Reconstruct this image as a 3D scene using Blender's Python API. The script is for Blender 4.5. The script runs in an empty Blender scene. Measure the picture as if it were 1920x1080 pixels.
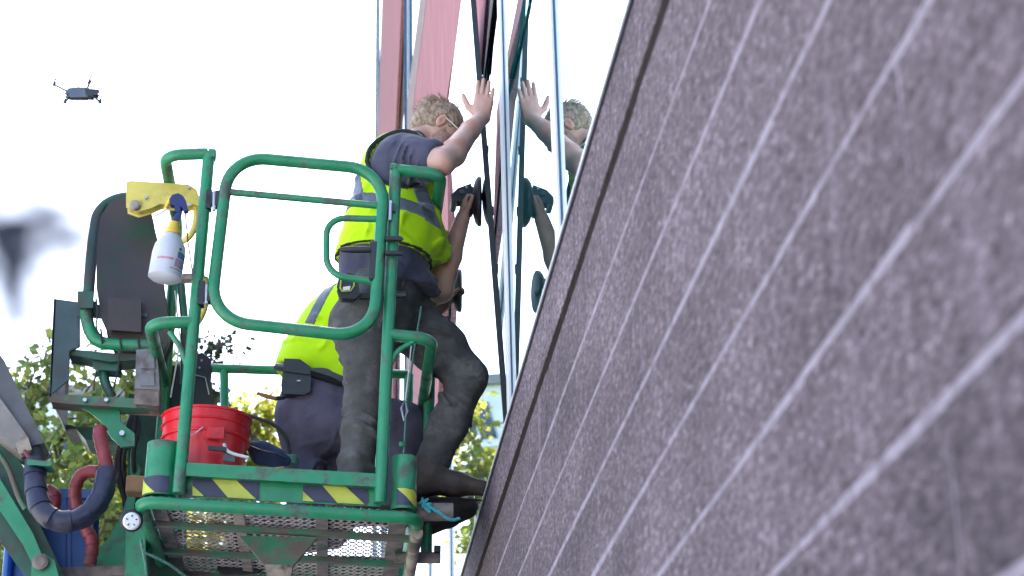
import bpy, bmesh, math, random
import numpy as np
from mathutils import Vector, Matrix

# ------------------------------------------------------------------ camera
rad = math.radians
scene = bpy.context.scene
FPX = 3300.0                     # focal length in photo pixels (1920 wide)
YAW, PITCH = rad(5.5), rad(22.8)
CAM = Vector((0.0, 0.0, 1.6))
FW = Vector((math.sin(YAW)*math.cos(PITCH), math.cos(YAW)*math.cos(PITCH), math.sin(PITCH)))
RT = Vector((math.cos(YAW), -math.sin(YAW), 0.0))
UP = RT.cross(FW)
cam = bpy.data.cameras.new('camera')
cam.sensor_width = 36.0
cam.lens = 36.0*FPX/1920.0
cam.clip_start, cam.clip_end = 0.05, 3000.0
cam.dof.use_dof = True
cam.dof.focus_distance = 7.75
cam.dof.aperture_fstop = 4.6
camo = bpy.data.objects.new('camera', cam)
scene.collection.objects.link(camo)
camo.location = CAM
camo.rotation_euler = (math.pi/2 + PITCH, 0, -YAW)
scene.camera = camo

# ------------------------------------------------------------------ world, sun, exposure
SUN_EL, SUN_AZ = rad(55), rad(20)          # azimuth from +Y towards +X (behind the building)
world = bpy.data.worlds.new('World'); scene.world = world
world.use_nodes = True
wn = world.node_tree.nodes; wl = world.node_tree.links
bg = wn['Background']
sky = wn.new('ShaderNodeTexSky'); sky.sky_type = 'NISHITA'; sky.sun_disc = False
sky.sun_elevation = SUN_EL; sky.sun_rotation = SUN_AZ
sky.air_density = 1.0; sky.dust_density = 3.0; sky.ozone_density = 1.0; sky.altitude = 0
wl.new(sky.outputs[0], bg.inputs[0]); bg.inputs[1].default_value = 0.15
sl = bpy.data.lights.new('sun', 'SUN'); sl.energy = 5.0; sl.angle = rad(0.53); sl.color = (1.0, 0.94, 0.85)
so = bpy.data.objects.new('sun', sl); scene.collection.objects.link(so)
sd = Vector((math.sin(SUN_AZ)*math.cos(SUN_EL), math.cos(SUN_AZ)*math.cos(SUN_EL), math.sin(SUN_EL)))
so.rotation_euler = (-sd).to_track_quat('-Z', 'Y').to_euler()
vs = scene.view_settings
vs.view_transform = 'Standard'; vs.look = 'None'; vs.gamma = 1.0; vs.use_curve_mapping = False
vs.exposure = 2.4
scene.render.engine = 'CYCLES'
cy = scene.cycles
cy.use_denoising = True
cy.max_bounces = 8; cy.diffuse_bounces = 3; cy.glossy_bounces = 4; cy.transmission_bounces = 4
cy.caustics_reflective = False; cy.caustics_refractive = False
cy.sample_clamp_indirect = 6.0

# ------------------------------------------------------------------ pixel -> place
def ray(px, py):
    return FW + RT*((px-960.0)/FPX) - UP*((py-540.0)/FPX)
def U(px, py, Y):
    r = ray(px, py)
    return CAM + r*(Y/r.y)
def mpp(Y): return Y/0.93/FPX

rng = random.Random(7)
# ------------------------------------------------------------------ objects bookkeeping
C = scene.collection
ORG = {}
def thing(name, label, cat, loc=(0, 0, 0), group=None):
    o = bpy.data.objects.new(name, None); C.objects.link(o)
    o.empty_display_size = 0.1
    o.location = loc; ORG[o.name] = Vector(loc)
    o['label'] = label; o['category'] = cat
    if group: o['group'] = group
    return o
def build(name, verts, faces, mat, parent=None, smooth=False, fix=True, loc=None, kind=None, label=None, cat=None, group=None, bevel=0):
    org = ORG[parent.name] if parent is not None else (Vector(loc) if loc is not None else Vector((0, 0, 0)))
    me = bpy.data.meshes.new(name)
    me.from_pydata([tuple(Vector(v)-org) for v in verts], [], [tuple(f) for f in faces])
    if fix or bevel:
        bm = bmesh.new(); bm.from_mesh(me)
        if bevel:
            bmesh.ops.bevel(bm, geom=list(bm.edges), offset=bevel, segments=1, affect='EDGES')
        bmesh.ops.recalc_face_normals(bm, faces=bm.faces)
        bm.to_mesh(me); bm.free()
    if smooth:
        for p in me.polygons: p.use_smooth = True
        if smooth != 'all':
            try: me.set_sharp_from_angle(angle=rad(40))
            except Exception: pass
    me.materials.append(mat)
    return link(name, me, parent, org, loc, kind, label, cat, group)
def link(name, me, parent=None, org=None, loc=None, kind=None, label=None, cat=None, group=None):
    o = bpy.data.objects.new(name, me); C.objects.link(o)
    if parent is not None:
        o.parent = parent
        ORG[o.name] = ORG[parent.name]
    else:
        o.location = org if org is not None else (0, 0, 0)
        ORG[o.name] = Vector(o.location)
    if kind: o['kind'] = kind
    if label: o['label'] = label
    if cat: o['category'] = cat
    if group: o['group'] = group
    return o

class MB:
    """collects simple shapes, in world coordinates, into one mesh"""
    def __init__(s): s.v = []; s.f = []
    def add(s, v, f):
        n = len(s.v); s.v += [Vector(p) for p in v]; s.f += [tuple(i+n for i in q) for q in f]; return s
    def box(s, c, size, rot=None):
        c = Vector(c); hx, hy, hz = [k/2 for k in size]
        v = [Vector((x, y, z)) for x in (-hx, hx) for y in (-hy, hy) for z in (-hz, hz)]
        if rot is not None: v = [rot @ p for p in v]
        return s.add([p+c for p in v], [(0, 1, 3, 2), (4, 6, 7, 5), (0, 4, 5, 1), (2, 3, 7, 6), (0, 2, 6, 4), (1, 5, 7, 3)])
    def prism(s, pts, d):
        """polygon of world points swept by vector d"""
        n = len(pts); d = Vector(d)
        v = [Vector(p) for p in pts] + [Vector(p)+d for p in pts]
        f = [tuple(range(n)), tuple(range(2*n-1, n-1, -1))] + [(i, (i+1) % n, n+(i+1) % n, n+i) for i in range(n)]
        return s.add(v, f)
    def pp(s, pix, Y, depth):
        return s.prism([U(x, y, Y) for x, y in pix], (0, depth, 0))
    def tube(s, pts, r, n=12, closed=False, fillet=0, seg=6, caps=True):
        pts = [Vector(p) for p in pts]
        if fillet: pts = fillet_path(pts, fillet, seg, closed)
        m = len(pts)
        rs = r if isinstance(r, (list, tuple)) else [r]*m
        if len(rs) != m:
            rs = [rs[0]+(rs[-1]-rs[0])*i/(m-1) for i in range(m)]
        T = []
        for i in range(m):
            a = pts[i-1] if (i > 0 or closed) else pts[i]
            b = pts[(i+1) % m] if (i < m-1 or closed) else pts[i]
            t = (b-a); T.append(t.normalized() if t.length > 1e-9 else Vector((0, 0, 1)))
        ref = Vector((0, 0, 1)) if abs(T[0].z) < .9 else Vector((1, 0, 0))
        N = (ref - T[0]*ref.dot(T[0])).normalized()
        v = []
        for i in range(m):
            N = (N - T[i]*N.dot(T[i])).normalized()
            B = T[i].cross(N)
            for k in range(n):
                a = 2*math.pi*k/n
                v.append(pts[i] + (N*math.cos(a)+B*math.sin(a))*rs[i])
        f = []
        for i in range(m if closed else m-1):
            j = (i+1) % m
            for k in range(n):
                f.append((i*n+k, i*n+(k+1) % n, j*n+(k+1) % n, j*n+k))
        if caps and not closed:
            f.append(tuple(range(n-1, -1, -1))); f.append(tuple((m-1)*n+k for k in range(n)))
        return s.add(v, f)
    def lathe(s, prof, base, axis=(0, 0, 1), n=24, capped=True):
        """prof: (radius, height) pairs along axis from base"""
        A = Vector(axis).normalized(); base = Vector(base)
        ref = Vector((1, 0, 0)) if abs(A.x) < .9 else Vector((0, 1, 0))
        N = (ref-A*ref.dot(A)).normalized(); B = A.cross(N)
        v = []
        for r, h in prof:
            for k in range(n):
                a = 2*math.pi*k/n
                v.append(base+A*h+(N*math.cos(a)+B*math.sin(a))*r)
        f = []
        for i in range(len(prof)-1):
            for k in range(n):
                f.append((i*n+k, i*n+(k+1) % n, (i+1)*n+(k+1) % n, (i+1)*n+k))
        if capped:
            f.append(tuple(range(n-1, -1, -1))); m = len(prof)-1
            f.append(tuple(m*n+k for k in range(n)))
        return s.add(v, f)
    def build(s, name, mat, parent=None, **kw):
        return build(name, s.v, s.f, mat, parent, **kw)

def fillet_path(pts, rr, seg, closed=False):
    out = []; m = len(pts)
    for i in range(m):
        if not closed and (i == 0 or i == m-1): out.append(pts[i]); continue
        a, b, c = pts[i-1], pts[i], pts[(i+1) % m]
        d1 = (a-b); d2 = (c-b)
        q = min(rr, d1.length*.48, d2.length*.48)
        p1 = b+d1.normalized()*q; p2 = b+d2.normalized()*q
        for k in range(seg+1):
            t = k/seg
            # conic, close to a circular arc
            w = 0.75
            den = (1-t)**2+2*w*t*(1-t)+t*t
            out.append((p1*(1-t)**2+b*(2*w*t*(1-t))+p2*t*t)/den)
    return out

# ------------------------------------------------------------------ materials
def nodes(m):
    m.use_nodes = True
    nt = m.node_tree
    return nt, nt.nodes, nt.links, nt.nodes['Principled BSDF']
def col4(c): return (c[0], c[1], c[2], 1.0)
def pm(name, base, rough=.5, metal=0., var=.2, scale=14., bump=.0, bscale=60., dirt=None, damt=.4, dscale=6., spec=.5, sheen=0., stretch=None, trans=0., coat=0.):
    m = bpy.data.materials.new(name); nt, N, L, P = nodes(m)
    tc = N.new('ShaderNodeTexCoord'); vec = tc.outputs['Object']
    if stretch:
        mp = N.new('ShaderNodeMapping'); mp.inputs['Scale'].default_value = stretch
        L.new(vec, mp.inputs[0]); vec = mp.outputs[0]
    n1 = N.new('ShaderNodeTexNoise'); n1.inputs['Scale'].default_value = scale; n1.inputs['Detail'].default_value = 6
    L.new(vec, n1.inputs['Vector'])
    r1 = N.new('ShaderNodeValToRGB')
    r1.color_ramp.elements[0].position = .3; r1.color_ramp.elements[1].position = .7
    r1.color_ramp.elements[0].color = col4([max(0, c*(1-var)) for c in base])
    r1.color_ramp.elements[1].color = col4([min(1, c*(1+var)) for c in base])
    L.new(n1.outputs['Fac'], r1.inputs[0])
    out = r1.outputs[0]
    if dirt is not None:
        n2 = N.new('ShaderNodeTexNoise'); n2.inputs['Scale'].default_value = dscale; n2.inputs['Detail'].default_value = 9; n2.inputs['Roughness'].default_value = .7
        L.new(vec, n2.inputs['Vector'])
        r2 = N.new('ShaderNodeValToRGB')
        r2.color_ramp.elements[0].position = .62-damt*.35; r2.color_ramp.elements[1].position = .74-damt*.3
        L.new(n2.outputs['Fac'], r2.inputs[0])
        mx = N.new('ShaderNodeMixRGB'); mx.inputs[2].default_value = col4(dirt)
        L.new(r2.outputs[0], mx.inputs[0]); L.new(out, mx.inputs[1]); out = mx.outputs[0]
        rr = N.new('ShaderNodeMapRange'); rr.inputs['To Min'].default_value = rough; rr.inputs['To Max'].default_value = min(1, rough+.35)
        L.new(r2.outputs[0], rr.inputs[0]); L.new(rr.outputs[0], P.inputs['Roughness'])
    else:
        P.inputs['Roughness'].default_value = rough
    L.new(out, P.inputs['Base Color'])
    P.inputs['Metallic'].default_value = metal
    P.inputs['Specular IOR Level'].default_value = spec
    P.inputs['Sheen Weight'].default_value = sheen
    P.inputs['Coat Weight'].default_value = coat
    if trans: P.inputs['Transmission Weight'].default_value = trans
    if bump:
        n3 = N.new('ShaderNodeTexNoise'); n3.inputs['Scale'].default_value = bscale; n3.inputs['Detail'].default_value = 5
        L.new(vec, n3.inputs['Vector'])
        b = N.new('ShaderNodeBump'); b.inputs['Strength'].default_value = bump; b.inputs['Distance'].default_value = .01
        L.new(n3.outputs['Fac'], b.inputs['Height']); L.new(b.outputs[0], P.inputs['Normal'])
    return m

M = {}
BROWN = (.13, .10, .085)
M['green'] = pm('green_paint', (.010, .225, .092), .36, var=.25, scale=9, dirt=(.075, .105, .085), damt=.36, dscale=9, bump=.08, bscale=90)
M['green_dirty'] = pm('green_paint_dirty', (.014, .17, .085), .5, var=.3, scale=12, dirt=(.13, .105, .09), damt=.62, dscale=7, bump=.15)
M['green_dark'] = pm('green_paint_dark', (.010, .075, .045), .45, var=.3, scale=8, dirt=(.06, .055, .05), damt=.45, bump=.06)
M['rust'] = pm('dirty_steel', (.17, .135, .12), .75, var=.45, scale=16, dirt=(.02, .09, .05), damt=.2, bump=.2)
M['mesh'] = pm('expanded_steel', (.50, .43, .38), .7, var=.3, scale=10, dirt=(.16, .12, .1), damt=.35)
M['tan_grey'] = pm('tan_grey_sheet', (.22, .195, .18), .55, var=.2, scale=9, dirt=(.12, .1, .09), damt=.3)
M['tan'] = pm('tan_steel', (.30, .25, .20), .7, var=.25, scale=10, dirt=(.09, .07, .06), damt=.4)
M['steel'] = pm('zinc_steel', (.42, .42, .43), .42, metal=.85, var=.2, scale=20, bump=.05)
M['steel_grey'] = pm('grey_sheet', (.095, .09, .095), .5, metal=.3, var=.2, scale=8, dirt=(.09, .08, .08), damt=.3)
M['plate_dark'] = pm('dark_plate', (.03, .055, .06), .5, var=.3, scale=8, dirt=(.06, .06, .065), damt=.3)
M['console'] = pm('console_brown', (.032, .020, .018), .55, var=.3, scale=6, dirt=(.015, .05, .03), damt=.35, dscale=4, bump=.08)
M['black'] = pm('black_plastic', (.012, .012, .014), .45, var=.3, bump=.03)
M['rubber'] = pm('black_rubber', (.014, .014, .016), .65, var=.3)
M['yellow'] = pm('yellow_paint', (.62, .50, .10), .45, var=.15, dirt=(.25, .2, .12), damt=.25)
M['hazard_yellow'] = pm('hazard_yellow', (.50, .52, .07), .5, var=.15, dirt=(.2, .2, .1), damt=.25)
M['hazard_navy'] = pm('hazard_navy', (.030, .030, .065), .5, var=.25, dirt=(.08, .08, .09), damt=.2)
M['lime'] = pm('lime_fabric', (.60, .95, .008), .8, var=.08, scale=7, bump=.12, bscale=25, sheen=.15, spec=.2)
M['lime_trim'] = pm('dark_trim', (.015, .02, .018), .8, var=.2)
M['reflective'] = pm('reflective_tape', (.15, .16, .20), .55, metal=.2, var=.15, scale=30, bump=.1, bscale=50)
M['shirt'] = pm('shirt_fabric', (.072, .070, .108), .9, var=.25, scale=9, bump=.25, bscale=30, sheen=.15, spec=.2)
M['trouser'] = pm('trouser_fabric', (.090, .087, .085), .92, var=.3, scale=11, bump=.35, bscale=34, dirt=(.145, .14, .135), damt=.35, dscale=9, spec=.15)
M['trouser_navy'] = pm('trouser_navy', (.112, .10, .145), .92, var=.22, scale=9, bump=.3, bscale=30, spec=.15)
M['boot'] = pm('boot_leather', (.048, .030, .022), .6, var=.35, scale=14, bump=.25, bscale=70, dirt=(.06, .045, .035), damt=.3)
M['sole'] = pm('boot_sole', (.012, .010, .010), .8, var=.3)
M['skin'] = pm('skin', (.56, .33, .265), .5, var=.12, scale=16, bump=.06, bscale=180, dirt=(.58, .28, .22), damt=.35, dscale=11)
M['skin2'] = pm('skin_darker', (.30, .17, .13), .5, var=.12, scale=16, bump=.06, bscale=180)
M['hair'] = pm('hair_sandy', (.30, .21, .15), .6, var=.6, scale=90, bump=.5, bscale=170, stretch=(1, 1, .35))
M['hair_dark'] = pm('hair_dark', (.05, .035, .028), .6, var=.5, scale=70, bump=.5, bscale=150)
M['beard'] = pm('beard', (.40, .235, .185), .7, var=.3, scale=160, bump=.5, bscale=260)
M['white'] = pm('white_plastic', (.75, .75, .76), .4, var=.05)
M['red'] = pm('red_plastic', (.74, .014, .026), .34, var=.12, scale=5, dirt=(.45, .03, .03), damt=.2)
M['blue'] = pm('blue_plastic', (.012, .07, .28), .35, var=.2, scale=5)
M['blue_cloth'] = pm('blue_cloth', (.03, .05, .12), .9, var=.3, scale=14, bump=.3)
M['navy'] = pm('navy_wrap', (.016, .016, .042), .42, var=.3, scale=12, dirt=(.06, .05, .06), damt=.25, bump=.1)
M['hose_red'] = pm('red_wrap', (.20, .022, .028), .5, var=.35, scale=14, dirt=(.06, .03, .03), damt=.4, bump=.12)
M['bottle'] = pm('bottle_plastic', (.72, .72, .80), .35, var=.06, scale=8, trans=.25, spec=.4)
M['pale_red'] = pm('faded_red_print', (.55, .28, .30), .5, var=.25, scale=60)
M['teal_print'] = pm('teal_print', (.05, .13, .24), .5, var=.25, scale=60)
M['mauve_print'] = pm('mauve_print', (.40, .26, .36), .5, var=.2, scale=60)
M['trigger_blue'] = pm('trigger_blue', (.012, .014, .11), .35, var=.1)
M['cap_yellow'] = pm('cap_yellow', (.75, .50, .05), .4, var=.1)
M['turq'] = pm('turquoise_rope', (.05, .33, .36), .8, var=.4, scale=120, bump=.4, bscale=300)
M['rope_green'] = pm('green_rope', (.10, .22, .17), .85, var=.4, scale=120, bump=.4, bscale=300)
M['drone'] = pm('drone_grey', (.10, .12, .165), .45, var=.1)
M['drone_dark'] = pm('drone_dark', (.02, .025, .035), .5, var=.2)
M['bark'] = pm('bark', (.10, .075, .055), .95, var=.4, scale=10, bump=.7, bscale=26, stretch=(1, 1, .25))
M['wood'] = pm('wood_block', (.30, .16, .08), .7, var=.25, scale=8)
M['grey_box'] = pm('grey_plastic', (.18, .175, .185), .5, var=.15, dirt=(.12, .1, .1), damt=.3)
M['alu'] = pm('aluminium', (.86, .84, .81), .35, metal=.1, var=.1, scale=3, stretch=(8, 8, .3))
M['alu_dark'] = pm('anodised_dark', (.06, .10, .15), .35, metal=.6, var=.2)
M['gasket'] = pm('gasket', (.010, .012, .018), .6, var=.3)
M['flash'] = pm('lead_flashing', (.022, .024, .032), .55, var=.3)
M['pinkclad'] = pm('pink_cladding', (.36, .165, .18), .95, spec=.05, var=.4, scale=9, stretch=(6, 6, .12), bump=.2, bscale=30)
M['pinkside'] = pm('brown_reveal', (.20, .125, .11), .8, var=.35, scale=8, bump=.3)
M['mass'] = pm('building_core', (.10, .11, .12), .8, var=.2, scale=.6)
M['plaster'] = pm('white_render', (.82, .82, .81), .85, var=.06, scale=2, bump=.05)
M['asphalt'] = pm('paving', (.45, .455, .47), .9, var=.12, scale=5, bump=.3)
M['grass_ground'] = pm('ground', (.07, .09, .04), .95, var=.4, scale=1.5, bump=.4)
M['roofing'] = pm('roofing', (.25, .25, .26), .8, var=.2)
M['winglass'] = pm('far_window', (.04, .055, .065), .12, var=.3, scale=1.0, spec=.7)

def leafmat(name, base, var=.45, transl=.45):
    m = bpy.data.materials.new(name); nt, N, L, P = nodes(m)
    g = N.new('ShaderNodeNewGeometry')
    hsv = N.new('ShaderNodeHueSaturation'); hsv.inputs['Color'].default_value = col4(base)
    mr = N.new('ShaderNodeMapRange'); mr.inputs['To Min'].default_value = 1-var; mr.inputs['To Max'].default_value = 1+var
    L.new(g.outputs['Random Per Island'], mr.inputs[0]); L.new(mr.outputs[0], hsv.inputs['Value'])
    m2 = N.new('ShaderNodeMapRange'); m2.inputs['To Min'].default_value = .46; m2.inputs['To Max'].default_value = .53
    mm = N.new('ShaderNodeMath'); mm.operation = 'FRACT'; mu = N.new('ShaderNodeMath'); mu.operation = 'MULTIPLY'; mu.inputs[1].default_value = 17.3
    L.new(g.outputs['Random Per Island'], mu.inputs[0]); L.new(mu.outputs[0], mm.inputs[0]); L.new(mm.outputs[0], m2.inputs[0]); L.new(m2.outputs[0], hsv.inputs['Hue'])
    P.inputs['Roughness'].default_value = .5
    L.new(hsv.outputs[0], P.inputs['Base Color'])
    tr = N.new('ShaderNodeBsdfTranslucent'); L.new(hsv.outputs[0], tr.inputs[0])
    mix = N.new('ShaderNodeMixShader'); mix.inputs[0].default_value = transl
    L.new(P.outputs[0], mix.inputs[1]); L.new(tr.outputs[0], mix.inputs[2])
    L.new(mix.outputs[0], nt.nodes['Material Output'].inputs[0])
    return m
M['leaf'] = leafmat('leaf_green', (.17, .24, .06), .45, .6)
M['leaf_yellow'] = leafmat('leaf_yellow_green', (.24, .25, .03), .4, .6)
M['leaf_dark'] = leafmat('leaf_dark', (.035, .055, .03))
M['leaf_plum'] = leafmat('leaf_plum', (.03, .028, .055), .4, .35)

def glassmat(name, tint, dark, f):
    m = bpy.data.materials.new(name); nt, N, L, P = nodes(m)
    N.remove(P)
    gl = N.new('ShaderNodeBsdfGlossy'); gl.inputs['Color'].default_value = col4(tint); gl.inputs['Roughness'].default_value = .004
    df = N.new('ShaderNodeBsdfDiffuse'); df.inputs['Color'].default_value = col4(dark)
    tc = N.new('ShaderNodeTexCoord'); nz = N.new('ShaderNodeTexNoise'); nz.inputs['Scale'].default_value = .9; nz.inputs['Detail'].default_value = 0
    L.new(tc.outputs['Object'], nz.inputs['Vector'])
    b = N.new('ShaderNodeBump'); b.inputs['Strength'].default_value = .012; b.inputs['Distance'].default_value = .1
    L.new(nz.outputs['Fac'], b.inputs['Height']); L.new(b.outputs[0], gl.inputs['Normal'])
    mix = N.new('ShaderNodeMixShader'); mix.inputs[0].default_value = f
    L.new(df.outputs[0], mix.inputs[1]); L.new(gl.outputs[0], mix.inputs[2])
    L.new(mix.outputs[0], N['Material Output'].inputs[0])
    return m
M['mirror'] = glassmat('coated_glass', (.86, .945, .965), (.03, .17, .18), .90)
M['teal_reflection'] = glassmat('teal_reflection_tint', (.45, .82, .84), (.01, .12, .13), .82)  # tint for the reflection painted onto the near pane

def stonemat():
    m = bpy.data.materials.new('granite'); nt, N, L, P = nodes(m)
    tc = N.new('ShaderNodeTexCoord'); oi = N.new('ShaderNodeObjectInfo')
    mpa = N.new('ShaderNodeMapping'); mpa.inputs['Scale'].default_value = (1, .45, 1); L.new(tc.outputs['Object'], mpa.inputs[0])
    v = mpa.outputs[0]
    def noise(sc, det, rough=.6):
        n = N.new('ShaderNodeTexNoise'); n.inputs['Scale'].default_value = sc; n.inputs['Detail'].default_value = det; n.inputs['Roughness'].default_value = rough
        L.new(v, n.inputs['Vector']); return n.outputs['Fac']
    sp = noise(120, 5, .85); md = noise(55, 4, .75); big = noise(2.6, 7, .65)
    ad = N.new('ShaderNodeMath'); ad.operation = 'MULTIPLY_ADD'; ad.inputs[1].default_value = .55; L.new(md, ad.inputs[0])
    a2 = N.new('ShaderNodeMath'); a2.operation = 'MULTIPLY'; a2.inputs[1].default_value = .55; L.new(sp, a2.inputs[0]); L.new(a2.outputs[0], ad.inputs[2])
    r = N.new('ShaderNodeValToRGB'); e = r.color_ramp.elements
    e[0].position = .44; e[0].color = (.050, .037, .041, 1); e[1].position = .68; e[1].color = (.34, .265, .29, 1)
    k = e.new(.53); k.color = (.106, .080, .088, 1); k2 = e.new(.60); k2.color = (.158, .121, .134, 1)
    L.new(ad.outputs[0], r.inputs[0])
    rb = N.new('ShaderNodeMapRange'); rb.inputs['From Min'].default_value = .3; rb.inputs['From Max'].default_value = .7; rb.inputs['To Min'].default_value = .62; rb.inputs['To Max'].default_value = 1.35
    L.new(big, rb.inputs[0])
    ro = N.new('ShaderNodeMapRange'); ro.inputs['To Min'].default_value = .88; ro.inputs['To Max'].default_value = 1.1
    L.new(oi.outputs['Random'], ro.inputs[0])
    mu = N.new('ShaderNodeMath'); mu.operation = 'MULTIPLY'; L.new(rb.outputs[0], mu.inputs[0]); L.new(ro.outputs[0], mu.inputs[1])
    hs = N.new('ShaderNodeHueSaturation'); L.new(r.outputs[0], hs.inputs['Color']); L.new(mu.outputs[0], hs.inputs['Value'])
    mp = N.new('ShaderNodeMapping'); mp.inputs['Scale'].default_value = (7, 7, .55); L.new(v, mp.inputs[0])
    st = N.new('ShaderNodeTexNoise'); st.inputs['Scale'].default_value = 1.5; st.inputs['Detail'].default_value = 6; L.new(mp.outputs[0], st.inputs['Vector'])
    rs = N.new('ShaderNodeValToRGB'); rs.color_ramp.elements[0].position = .62; rs.color_ramp.elements[1].position = .69
    rs.color_ramp.elements[1].color = (.30, .30, .30, 1); L.new(st.outputs['Fac'], rs.inputs[0])
    mx = N.new('ShaderNodeMixRGB'); mx.inputs[2].default_value = (.25, .205, .235, 1)
    L.new(rs.outputs[0], mx.inputs[0]); L.new(hs.outputs[0], mx.inputs[1])
    L.new(mx.outputs[0], P.inputs['Base Color'])
    P.inputs['Roughness'].default_value = .9; P.inputs['Specular IOR Level'].default_value = .12
    b = N.new('ShaderNodeBump'); b.inputs['Strength'].default_value = .8; b.inputs['Distance'].default_value = .005
    L.new(ad.outputs[0], b.inputs['Height']); L.new(b.outputs[0], P.inputs['Normal'])
    return m
M['granite'] = stonemat()
M['mortar'] = pm('pale_mortar', (.29, .245, .275), .95, spec=.1, var=.2, scale=30, bump=.4, dirt=(.19, .155, .172), damt=.4, dscale=14)
M['joint_dark'] = pm('weathered_joint', (.022, .015, .013), 1.0, spec=.03, var=.35, scale=14, bump=.3)

# ------------------------------------------------------------------ implicit surfaces for bodies and cloth
def npv(p): return np.array([p[0], p[1], p[2]], dtype=np.float32)
class SDF:
    def __init__(s, lo, hi, h):
        s.h = h; s.lo = npv(lo).astype(np.float64)
        s.n = [int(math.ceil((hi[i]-lo[i])/h))+1 for i in range(3)]
        s.ax = [(s.lo[i]+np.arange(s.n[i])*h).astype(np.float32) for i in range(3)]
        s.D = np.full(s.n, 0.5, dtype=np.float32)
    def blk(s, lo, hi):
        sl = []
        for i in range(3):
            a = max(0, int(math.floor((lo[i]-s.lo[i])/s.h))); b = min(s.n[i], int(math.ceil((hi[i]-s.lo[i])/s.h))+1)
            if b <= a: return None
            sl.append(slice(a, b))
        return tuple(sl)
    def grid(s, sl):
        return s.ax[0][sl[0]][:, None, None], s.ax[1][sl[1]][None, :, None], s.ax[2][sl[2]][None, None, :]
    def comb(s, sl, d, k, sub=False):
        A = s.D[sl]
        if sub:
            s.D[sl] = np.maximum(A, -d) if k <= 0 else -smin(-A, d, k)
        else:
            s.D[sl] = np.minimum(A, d) if k <= 0 else smin(A, d, k)
    def cone(s, a, b, ra, rb, k=.02, flat=None, sub=False):
        a = npv(a); b = npv(b); m = max(ra, rb)+max(k, 0)*1.5+.045
        sl = s.blk(np.minimum(a, b)-m, np.maximum(a, b)+m)
        if sl is None: return s
        X, Y, Z = s.grid(sl)
        ba = b-a; L2 = float(ba@ba)+1e-12
        t = np.clip(((X-a[0])*ba[0]+(Y-a[1])*ba[1]+(Z-a[2])*ba[2])/L2, 0, 1)
        d = np.sqrt((X-a[0]-t*ba[0])**2+(Y-a[1]-t*ba[1])**2+(Z-a[2]-t*ba[2])**2)-(ra+(rb-ra)*t)
        s.comb(sl, d, k, sub); return s
    def path(s, pts, rs, k=.02):
        for i in range(len(pts)-1): s.cone(pts[i], pts[i+1], rs[i], rs[i+1], k)
        return s
    def ell(s, c, r, R=None, k=.02, sub=False):
        c = npv(c); m = max(r)+max(k, 0)*1.5+.045
        sl = s.blk(c-m, c+m)
        if sl is None: return s
        X, Y, Z = s.grid(sl); X = X-c[0]; Y = Y-c[1]; Z = Z-c[2]
        if R is not None:
            A = [npv(R[i]) for i in range(3)]
            X, Y, Z = [q[0]*X+q[1]*Y+q[2]*Z for q in A]
        k0 = np.sqrt((X/r[0])**2+(Y/r[1])**2+(Z/r[2])**2)
        k1 = np.sqrt((X/r[0]**2)**2+(Y/r[1]**2)**2+(Z/r[2]**2)**2)+1e-6
        d = k0*(k0-1)/k1
        s.comb(sl, d.astype(np.float32), k, sub); return s
    def plane(s, p, n, k=0):
        """keep only the side the normal points away from"""
        p = npv(p); n = npv(Vector(n).normalized())
        d = (s.ax[0][:, None, None]-p[0])*n[0]+(s.ax[1][None, :, None]-p[1])*n[1]+(s.ax[2][None, None, :]-p[2])*n[2]
        s.D = np.maximum(s.D, d) if k <= 0 else -smin(-s.D, -d, k)
        return s
    def off(s, r): s.D = s.D-np.float32(r); return s
    def noise(s, amp, freq, seed, warp=.0, stretch=(1, 1, 1), ridge=False):
        idx = np.nonzero(np.abs(s.D) < amp*2+s.h*2.5)
        P = np.stack([s.ax[i][idx[i]] for i in range(3)], 1)*np.array(stretch, dtype=np.float32)
        r = np.random.RandomState(seed); tot = np.zeros(len(P), dtype=np.float32)
        if warp:
            W = np.stack([np.sin(P@(r.randn(3)*freq*.5).astype(np.float32)+r.rand()*6.3) for _ in range(3)], 1)
            P = P+W.astype(np.float32)*np.float32(warp/freq)
        n = 5
        for _ in range(n):
            w = r.randn(3); w = (w/np.linalg.norm(w)*freq*(.6+r.rand()*1.0)).astype(np.float32)
            q = np.sin(P@w+r.rand()*6.3)
            tot += (1-2*np.abs(q)) if ridge else q
        s.D[idx] += (tot*amp/n*1.3).astype(np.float32); return s
    def folds(s, a, b, amp, wl, seed, rmax=.25, tilt=.6):
        """wavy cloth folds across a limb from a to b"""
        a = npv(a); b = npv(b)
        idx = np.nonzero(np.abs(s.D) < amp*2+s.h*2.5)
        P = np.stack([s.ax[i][idx[i]] for i in range(3)], 1)
        ba = b-a; L = np.linalg.norm(ba); ba = ba/L
        t = (P-a)@ba; q = P-a-t[:, None]*ba; rr = np.linalg.norm(q, axis=1)
        w = np.clip(1-np.abs(t/L-.5)*2, 0, 1)**.7*(rr < rmax)
        r = np.random.RandomState(seed)
        e = r.randn(3).astype(np.float32); e -= ba*(e@ba); e /= np.linalg.norm(e)
        e2 = np.cross(ba, e)
        warp = np.sin(P@(r.randn(3)*14).astype(np.float32)+r.rand()*6)+.8*np.sin(P@(r.randn(3)*22).astype(np.float32)+r.rand()*6)
        ph = t*2*math.pi/wl+tilt*14*(q@e)+tilt*6*(q@e2)+1.5*warp
        z = np.sin(ph)
        msk = np.clip(.35+np.sin(P@(r.randn(3)*15).astype(np.float32)+r.rand()*6)+.7*np.sin(P@(r.randn(3)*24).astype(np.float32)+r.rand()*6), 0, 1.2)
        s.D[idx] += (-(np.maximum(z, 0)**3-.25)*amp*1.5*w*msk).astype(np.float32); return s
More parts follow.
